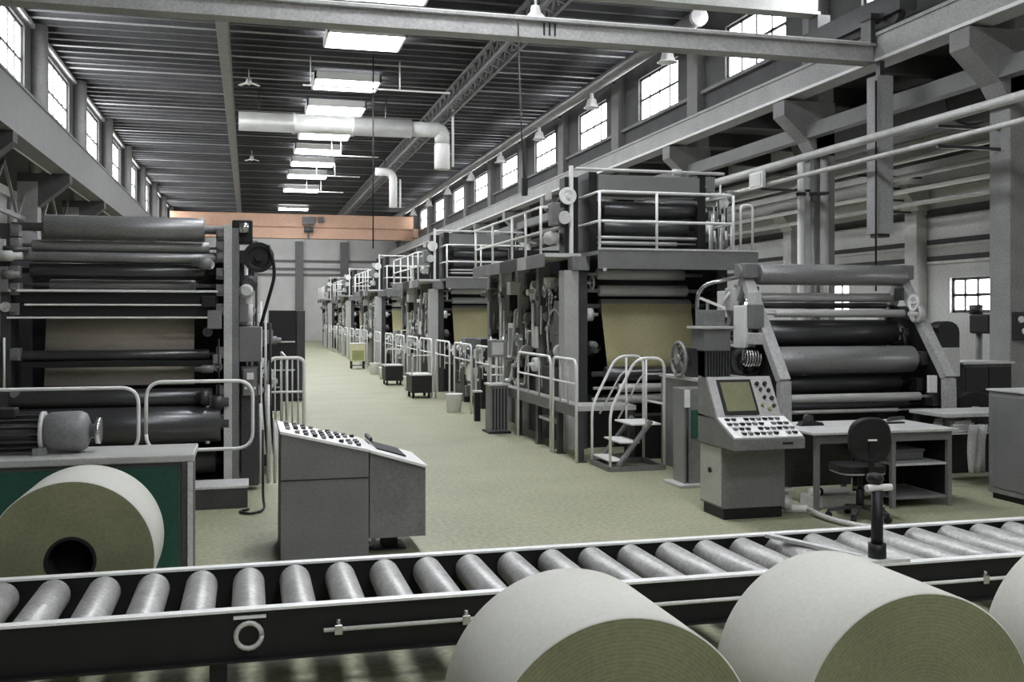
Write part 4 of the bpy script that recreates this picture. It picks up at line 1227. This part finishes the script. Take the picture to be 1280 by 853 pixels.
# ------------------------------------------------------------------ tall presses along the aisle
def tall_press(label):
    r = thing('tall_press', label, 'press', (5.4, 13.2, 0), 'tall presses along the aisle')
    Y0 = 13.2
    # frames
    MB().box(4.15, 4.36, Y0 - 0.05, Y0 + 0.2, 0.0, 2.45, 0, 0.008).build('front_pillar', 'roll_pale', r, 'pale front pillar')
    MB().box(4.36, 4.5, Y0 + 0.0, Y0 + 4.6, 0.0, 2.45).build('side_frame', 'iron', r)
    MB().box(6.35, 6.5, Y0 - 0.2, Y0 + 4.6, 0.0, 2.62).build('side_frame', 'iron', r)
    MB().box(4.5, 6.35, Y0 + 1.2, Y0 + 1.3, 0.0, 3.55).build('back_panel', 'black', r)  # black backdrop painting in the interior shade behind the rolls
    MB().box(4.5, 6.35, Y0 + 4.3, Y0 + 4.4, 0.0, 3.0).build('back_panel', 'dark', r)
    MB().box(4.45, 6.45, Y0 + 0.4, Y0 + 4.5, 0.0, 0.3).build('bed', 'dark', r)
    # lower rolls and web
    roll(r, 'paper_roll', 'white', 745, 855, 337, 350.5, 13.5, 4.5, 6.35)
    roll(r, 'guide_roll', 'white', 748, 858, 357, 371, 13.45, 4.5, 6.35)
    roll(r, 'press_roll', 'roll_mid', 749, 861, 374, 392, 13.4, 4.5, 6.35)
    x0, x1 = on_y(751, 392, 13.3)[0], on_y(863, 392, 13.3)[0]
    MB().sheet([(13.28, 2.0), (13.26, 1.85), (13.16, 1.55), (13.08, 1.3), (13.02, 1.12)], x0, x1, 0.006).build('paper_web', 'web_tan', r, 'tan paper web')
    roll(r, 'press_roll', 'roll_dark', 756, 850, 458, 476, 13.0, 4.5, 6.35)
    roll(r, 'guide_roll', 'roll_pale', 772, 846, 479, 490, 12.95, 4.5, 6.35)
    roll(r, 'guide_roll', 'roll_pale', 770, 846, 492, 504, 13.0, 4.5, 6.35)
    MB().box(4.5, 6.35, Y0 + 0.1, Y0 + 0.16, 0.0, 0.72).build('front_cover', 'black', r)
    side_gear(r, 4.5, 1, Y0 - 0.05, Y0 + 0.1, 1.1, 2.3, 5, 41, 0.12)
    side_gear(r, 6.35, -1, Y0 - 0.2, Y0 + 0.1, 1.2, 2.4, 9, 42, 0.12)
    # gallery
    MB().box(4.44, 6.75, Y0 - 0.6, Y0 + 0.9, 2.64, 2.69).build('gallery_deck', 'grey', r)
    MB().box(4.44, 6.75, Y0 - 0.63, Y0 - 0.6, 2.45, 2.70).build('fascia', 'panel', r)
    MB().box(4.5, 4.55, Y0 - 0.64, Y0 - 0.63, 2.42, 2.46).box(4.44, 6.75, Y0 - 0.64, Y0 - 0.60, 2.70, 2.725).build('edge_strip', 'pale', r)
    MB().box(3.92, 4.5, Y0 + 0.1, Y0 + 4.6, 2.64, 2.69).build('gallery_deck', 'pale', r)
    for (ya, yb, m) in ((0.1, 1.0, 'panel'), (1.0, 1.5, 'roll_pale'), (1.5, 2.6, 'dark'), (2.6, 3.6, 'roll_mid'), (3.6, 4.6, 'grey')):
        MB().box(3.9, 3.92, Y0 + ya, Y0 + yb, 2.5, 2.68).build('fascia', m, r)
    MB().box(4.25, 4.5, Y0 - 0.1, Y0 + 0.1, 2.45, 2.64).build('bracket', 'grey', r)
    yf = Y0 - 0.58
    for z in (3.47, 3.08):
        MB().tube(round_path([(4.47, Y0 + 0.3, z), (4.47, yf, z), (6.4, yf, z), (6.4, Y0 + 0.5, z)], 0.1, 4), 0.02, 8).build('hand_rail', 'white', r)
    for (xx, yy) in ((4.47, yf), (5.28, yf), (6.4, yf), (6.4, Y0 + 0.5)):
        MB().cyl((xx, yy, 2.69), (xx, yy, 3.47), 0.02, 8).build('rail_post', 'white', r)
    MB().tube(round_path([(6.55, Y0 - 0.5, 2.69), (6.55, Y0 - 0.5, 3.35), (6.73, Y0 - 0.5, 3.35), (6.73, Y0 - 0.5, 2.69)], 0.06, 4), 0.018, 8).build('ladder_rail', 'white', r)
    for z in (3.35, 3.0):
        MB().tube([(3.95, Y0 + 0.4, z), (3.95, Y0 + 4.6, z)], 0.018, 8).build('hand_rail', 'white', r)
    for yy in (0.4, 1.2, 2.0, 3.3, 4.6):
        MB().cyl((3.95, Y0 + yy, 2.69), (3.95, Y0 + yy, 3.35), 0.02, 8).build('rail_post', 'white', r)
    MB().tube(round_path([(3.95, Y0 + 0.4, 3.35), (4.4, Y0 + 0.4, 3.35), (4.47, Y0 + 0.3, 3.47)], 0.06, 4), 0.018, 8).build('hand_rail', 'white', r)
    # upper works
    for xx in (4.5, 6.12):
        MB().box(xx, xx + 0.12, Y0 - 0.05, Y0 + 1.2, 2.69, 3.8).build('upper_frame', 'dark', r)
    MB().box(4.62, 6.12, Y0 - 0.12, Y0 + 0.1, 3.5, 3.76, 0, 0.01).build('top_beam', 'panel', r)
    MB().tube([(4.3, Y0 - 0.1, 3.83), (6.5, Y0 - 0.1, 3.83)], 0.022, 8).build('pipe', 'pale', r)
    MB().cyl((5.72, Y0 - 0.1, 3.83), (5.84, Y0 - 0.1, 3.83), 0.045, 12).build('pipe_union', 'pale', r)
    roll(r, 'guide_roll', 'roll_pale', 750, 838, 245.5, 250, Y0 + 0.05, 4.62, 6.12)  # pale rod standing in for the highlight over the upper rolls
    roll(r, 'press_roll', 'roll_dark', 752, 866, 253, 273, Y0 + 0.12, 4.62, 6.12)
    roll(r, 'press_roll', 'roll_dark', 752, 858, 275, 294, Y0 + 0.12, 4.62, 6.12)
    roll(r, 'guide_roll', 'roll_pale', 750, 880, 296, 300, Y0 + 0.0, 4.62, 6.12)
    roll(r, 'guide_roll', 'roll_pale', 750, 846, 302, 307, Y0 + 0.02, 4.62, 6.12)
    # hoist tower at the aisle corner
    MB().box(4.22, 4.42, Y0 + 0.15, Y0 + 0.4, 2.69, 3.75, 0, 0.01).build('tower_post', 'dark', r)
    MB().box(4.28, 4.33, Y0 + 0.1, Y0 + 0.15, 2.69, 3.9).build('edge_strip', 'white', r)
    MB().lathe((4.25, Y0 + 0.12, 3.48), (0, -1, 0), [(0, 0), (0, 0.12), (0.04, 0.12), (0.04, 0.08), (0.02, 0.07), (0.02, 0.03), (0.06, 0.03), (0.06, 0)], 22).build('pulley_wheel', 'white', r)
    MB().lathe((4.2, Y0 + 0.12, 3.18), (0, -1, 0), [(0, 0), (0, 0.09), (0.05, 0.09), (0.05, 0)], 18).build('pulley_wheel', 'pale', r)
    side_gear(r, 4.22, -1, Y0 + 0.2, Y0 + 0.9, 2.85, 3.6, 8, 43, 0.1)
    # rods and boxes at the far end of the gallery
    front_gear(r, Y0 + 0.2, 6.25, 6.7, 2.85, 3.75, 16, 47, 0.07, 0.2)
    front_gear(r, Y0 - 0.2, 6.36, 6.5, 0.6, 2.4, 14, 48, 0.06, 0.15)
    MB().box(6.24, 6.7, Y0 + 0.2, Y0 + 0.8, 2.7, 3.4, 0, 0.01).build('valve_cabinet', 'iron', r)
    for k in range(7):
        xx = 6.28 + 0.055 * k
        MB().cyl((xx, Y0 - 0.1 + 0.05 * (k % 3), 2.7), (xx, Y0 - 0.1 + 0.05 * (k % 3), 3.15 + 0.12 * (k % 3)), 0.014, 8).build('valve_rod', ['white', 'pale', 'chrome'][k % 3], r)
    side_gear(r, 6.24, 1, Y0 - 0.1, Y0 + 0.8, 2.9, 3.7, 12, 44, 0.1)
    # aisle side: pillars, covers, gear
    for yy in (1.3, 2.5, 3.6, 4.5):
        MB().box(4.18, 4.36, Y0 + yy, Y0 + yy + 0.16, 0, 2.6).build('side_pillar', g0.choice(['grey', 'roll_mid', 'pale', 'panel']), r)
    MB().lathe((4.36, Y0 + 0.62, 1.55), (-1, 0, 0), [(0, 0), (0, 0.36), (0.1, 0.36), (0.12, 0.32), (0.12, 0)], 32).build('gear_cover', 'grey', r)
    MB().tube([(4.22, Y0 + 0.62 + 0.37 * math.cos(a), 1.55 + 0.37 * math.sin(a)) for a in [PI * k / 16 for k in range(-4, 17)]], 0.014, 8).build('cover_rim', 'white', r)
    MB().box(4.16, 4.36, Y0 + 0.25, Y0 + 1.05, 0.72, 1.1, 0, 0.01).build('side_box', 'dark', r)
    side_gear(r, 4.36, -1, Y0 + 0.3, Y0 + 4.4, 0.8, 2.4, 56, 45, 0.22)
    side_gear(r, 4.2, -1, Y0 + 1.0, Y0 + 4.5, 0.8, 2.3, 26, 46, 0.15)
    for k, yy in enumerate((0.95, 1.7, 2.3, 3.0, 3.9, 4.55)):
        front_gear(r, Y0 + yy, 4.2, 4.34, 1.0, 2.45, 10, 60 + k, 0.07, 0.2, 0.75, (1,))
    # low front apron under the platform
    MB().box(4.75, 6.35, Y0 - 1.1, Y0 - 0.75, 0.0, 0.55).build('apron_box', 'black', r)
    return r


g0 = random.Random(9)
TP = tall_press('tall roller press with railed gallery and tan paper web, the nearest one behind the stairs')
labs = ['tall roller press with railed gallery and short tan web, second along the aisle', 'tall roller press crowded among others, third along the aisle',
        'tall roller press crowded among others, fourth along the aisle', 'tall roller press at the far end of the machine row, last one']
for k in range(4):
    dup(TP, (5.4, 13.2 + 10.6 * (k + 1), 0), labs[k])

# lower drive units that fill the row between the tall presses
def drive_unit():
    r = thing('drive_unit', 'cluttered waist high drive unit between the first and second tall presses', 'drive unit', (5.2, 21, 0), 'drive units between presses')
    MB().box(4.5, 6.3, 18.35, 22.4, 0, 0.9).build('bed', 'iron', r)
    for k in range(5):
        ya = 18.45 + k * 0.8
        h = g0.uniform(1.08, 1.4)
        xa = g0.uniform(4.35, 4.6)
        MB().box(xa, xa + 0.5, ya, ya + 0.5, 0, h, 0, 0.015).build('upright', g0.choice(['iron', 'grey', 'panel', 'roll_mid']), r)
        MB().box(xa + 0.9, xa + 1.5, ya, ya + 0.7, 0.9, h - 0.1, 0, 0.015).build('gear_housing', g0.choice(['iron', 'dark', 'grey']), r)
        MB().cyl((xa + 0.5, ya + 0.25, h - 0.25), (xa + 1.5, ya + 0.25, h - 0.25), 0.11, 18).build('cross_roll', g0.choice(['roll_pale', 'roll_mid', 'roll_dark']), r)
    side_gear(r, 4.5, -1, 18.6, 22.0, 0.25, 0.85, 24, 51, 0.18)
    side_gear(r, 4.38, -1, 18.6, 22.0, 0.85, 1.2, 26, 52, 0.14)
    front_gear(r, 18.4, 4.3, 5.2, 0.5, 1.2, 18, 53, 0.1)
    return r


DU = drive_unit()
for k in range(3):
    dup(DU, (5.2, 21 + 10.6 * (k + 1), 0), 'cluttered waist high drive unit, %s one farther down the machine row' % ORD[k + 1])

# ------------------------------------------------------------------ stairs, platforms, rails
r = thing('access_stairs', 'small steel access stairs with white tube handrails beside the aisle', 'stairs', (4.45, 11.5, 0))
b = MB()
for yy in (11.2, 11.85):
    b.bar((4.1, yy, 0.03), (4.78, yy, 0.03), 0.05, 0.06)
for xx in (4.1, 4.78):
    b.bar((xx, 11.2, 0.03), (xx, 11.85, 0.03), 0.05, 0.06)
b.build('base_frame', 'grey', r)
for yy in (11.22, 11.83):
    MB().bar((4.2, yy, 0.06), (4.62, yy, 0.58), 0.03, 0.09, up=(0, 1, 0)).build('stringer', 'grey', r)
for (xa, xb, z) in ((4.1, 4.28, 0.13), (4.24, 4.48, 0.34), (4.38, 4.76, 0.55)):
    MB().box(xa, xb, 11.24, 11.81, z - 0.02, z, 0, 0.004).build('tread', 'white', r)
for yy in (11.2, 11.85):
    pts = round_path([(4.1, yy, 0.06), (4.1, yy, 0.72), (4.42, yy, 1.33), (4.78, yy, 1.33), (4.78, yy, 0.06)], 0.14, 6)
    MB().tube(pts, 0.018, 8).build('hand_rail', 'white', r)
    MB().tube(round_path([(4.2, yy, 0.62), (4.5, yy, 1.14), (4.78, yy, 1.14)], 0.08, 4), 0.012, 8).build('knee_rail', 'pale', r)
    MB().cyl((4.55, yy, 0.5), (4.55, yy, 1.33), 0.014, 8).build('rail_post', 'white', r)
MB().cyl((4.78, 11.2, 0.78), (4.78, 11.85, 0.78), 0.014, 8).build('cross_rail', 'pale', r)

r = thing('work_platform', 'low steel work platform with pale deck beside the nearest tall press', 'platform', (4.1, 13.5, 0))
MB().box(3.96, 4.14, 12.0, 16.2, 0.64, 0.70).build('deck', 'roll_pale', r)
MB().box(4.14, 4.74, 12.0, 12.55, 0.64, 0.70).build('deck', 'roll_pale', r)
MB().box(3.95, 3.96, 12.0, 16.2, 0.56, 0.70).build('fascia', 'grey', r)
for yy in (12.05, 12.9, 13.9, 15.0, 16.1):
    MB().box(3.98, 4.05, yy - 0.04, yy + 0.04, 0, 0.64).box(3.96, 4.08, yy - 0.07, yy + 0.07, 0, 0.012).build('leg', 'iron', r)
MB().box(4.66, 4.73, 12.02, 12.1, 0, 0.64).build('leg', 'iron', r)
MB().box(3.98, 4.1, 13.0, 13.8, 0.38, 0.42).build('step_board', 'pale', r)


def aisle_rail(label, ya, yb, x=4.0, z0=0.0, z1=1.28, mids=(0.98,), bars=2, group='guard rails by the aisle'):
    r = thing('guard_rail', label, 'guard rail', (x, (ya + yb) / 2, z0), group)
    MB().tube(round_path([(x, ya, z0), (x, ya, z1), (x, yb, z1), (x, yb, z0)], 0.14, 6), 0.02, 8).build('loop', 'white', r)
    for z in mids:
        MB().cyl((x, ya, z), (x, yb, z), 0.014, 8).build('mid_rail', 'white', r)
    for k in range(bars):
        yy = ya + (yb - ya) * (k + 1) / (bars + 1)
        MB().cyl((x, yy, z0 + 0.7), (x, yy, z1), 0.012, 8).build('bar', 'pale', r)
    return r


aisle_rail('white rounded guard rail by the aisle, right behind the stairs'.replace('right ', 'directly '), 11.95, 12.95, 3.93)
aisle_rail('white rounded guard rail by the aisle, second one from the stairs', 13.05, 14.75, 3.93)
yy = 16.4
n = 2
protoR = aisle_rail('white rounded guard rail by the aisle, third one from the stairs', 16.4, 18.0)
Lr = (4.0, 17.2, 0)
for k, yc in enumerate((19.2, 21.3, 23.4, 25.4, 27.6, 29.8, 32.6, 36.3, 38.6, 41.0, 43.5, 46.0, 49.0, 52.0, 55.5)):
    dup(protoR, (4.0, yc, 0), 'white rounded guard rail by the aisle, %s one from the stairs' % ORD[k + 3])

r = thing('control_cabinet', 'narrow slatted control cabinet with a lever box on its pole by the aisle', 'control cabinet', (3.8, 15.5, 0))
b = MB().box(3.62, 3.9, 15.25, 15.6, 0.03, 0.74, 0, 0.008)
b.build('body', 'grey', r)
b = MB()
for k in range(5):
    b.box(3.65 + 0.05 * k, 3.675 + 0.05 * k, 15.235, 15.25, 0.06, 0.7)
b.build('grille_slat', 'dark', r)
MB().box(3.6, 3.92, 15.23, 15.62, 0.74, 0.77, 0, 0.004).build('top', 'pale', r)
for xx in (3.66, 3.86):
    MB().cyl((xx, 15.4, 0.77), (xx, 15.4, 1.5), 0.014, 8).build('pole', 'white', r)
for z in (0.9, 1.02):
    MB().cyl((3.66, 15.4, z), (3.86, 15.4, z), 0.012, 8).build('rung', 'white', r)
cb = MB().box(3.62, 3.9, 15.32, 15.46, 1.18, 1.45, 0, 0.01).build('control_box', 'roll_mid', r)
MB().box(3.66, 3.84, 15.305, 15.32, 1.22, 1.41).build('face_plate', 'pale', cb)
MB().box(3.58, 3.94, 15.2, 15.65, 0, 0.03).build('plinth', 'black', r)

r = thing('supply_cart', 'small cream cabinet cart on legs standing alone in the far aisle', 'cart', (3.58, 34.6, 0))
MB().box(3.34, 3.82, 34.5, 34.95, 0.26, 0.84, 0, 0.01).build('body', 'cream', r)
MB().box(3.38, 3.78, 34.49, 34.5, 0.3, 0.62, 0, 0.004).build('door', 'olive', r)
MB().box(3.32, 3.84, 34.48, 34.97, 0.84, 0.87, 0, 0.005).build('top', 'white', r)
for (xx, y2) in ((3.37, 34.53), (3.79, 34.53), (3.37, 34.92), (3.79, 34.92)):
    MB().box(xx - 0.02, xx + 0.02, y2 - 0.02, y2 + 0.02, 0, 0.26).build('leg', 'dark', r)
MB().box(3.36, 3.8, 34.5, 34.95, 0.1, 0.12).build('shelf', 'iron', r)

# small things standing by the rails
post = thing('short_post', 'short dark post with a pale cap standing at the aisle edge', 'post', (3.82, 17.1, 0))
MB().box(3.77, 3.87, 17.05, 17.15, 0, 0.5, 0, 0.006).build('shaft', 'dark', post)
MB().box(3.74, 3.9, 17.02, 17.18, 0.5, 0.53, 0, 0.004).build('cap', 'pale', post)
bucket = thing('ink_bucket', 'white ink bucket standing by the guard rails, the nearest', 'bucket', (3.75, 18.8, 0), 'ink buckets by the rails')
MB().lathe((3.75, 18.8, 0), (0, 0, 1), [(0, 0), (0, 0.13), (0.33, 0.16), (0.35, 0.17), (0.35, 0.155), (0.03, 0.12), (0.03, 0)], 20).build('pail', 'white', bucket)
MB().tube([(3.75 + 0.165 * math.cos(a), 18.8, 0.33 - 0.14 * math.sin(a)) for a in [PI * k / 10 for k in range(11)]], 0.005, 6).build('handle', 'iron', bucket)
for k, (xx, y2) in enumerate(((3.78, 24.4), (3.72, 28.7), (3.76, 31.2))):
    dup(bucket, (xx, y2, 0), 'white ink bucket by the guard rails, %s one down the aisle' % ORD[k + 1])
bin_ = thing('parts_trolley', 'low dark parts trolley by the guard rails, nearer of two', 'trolley', (3.7, 22.4, 0), 'parts trolleys')
MB().box(3.45, 3.9, 22.0, 22.8, 0.12, 0.5, 0, 0.01).build('body', 'dark', bin_)
MB().box(3.43, 3.92, 21.98, 22.82, 0.5, 0.53, 0, 0.004).build('top', 'pale', bin_)
for (xx, y2) in ((3.5, 22.1), (3.85, 22.1), (3.5, 22.7), (3.85, 22.7)):
    MB().cyl((xx - 0.02, y2, 0.06), (xx + 0.02, y2, 0.06), 0.06, 14).build('wheel', 'rubber', bin_)
MB().tube(round_path([(3.45, 22.0, 0.5), (3.45, 21.9, 0.95), (3.9, 21.9, 0.95), (3.9, 22.0, 0.5)], 0.08, 4), 0.014, 8).build('push_bar', 'white', bin_)
dup(bin_, (3.68, 26.6, 0), 'low dark parts trolley by the guard rails, farther of two')

# ------------------------------------------------------------------ world, camera, view
w = bpy.data.worlds.new('World')
scene.world = w
w.use_nodes = True
w.node_tree.nodes['Background'].inputs[0].default_value = (0.75, 0.8, 0.85, 1)
w.node_tree.nodes['Background'].inputs[1].default_value = 1.0

cam = bpy.data.cameras.new('camera')
cam.sensor_fit = 'HORIZONTAL'
cam.sensor_width = 36.0
cam.lens = F / 1280 * 36.0
cam.shift_y = -(426.5 - VY) / 1280
cam.clip_start = 0.05
cam.clip_end = 300
co = bpy.data.objects.new('camera', cam)
COL.objects.link(co)
co.location = (0, 0, EYE)
co.rotation_euler = (PI / 2, 0, -YAW)
scene.camera = co
scene.view_settings.view_transform = 'Standard'
scene.view_settings.look = 'None'
scene.view_settings.exposure = 1.1
scene.view_settings.gamma = 1.0
scene.view_settings.use_curve_mapping = False
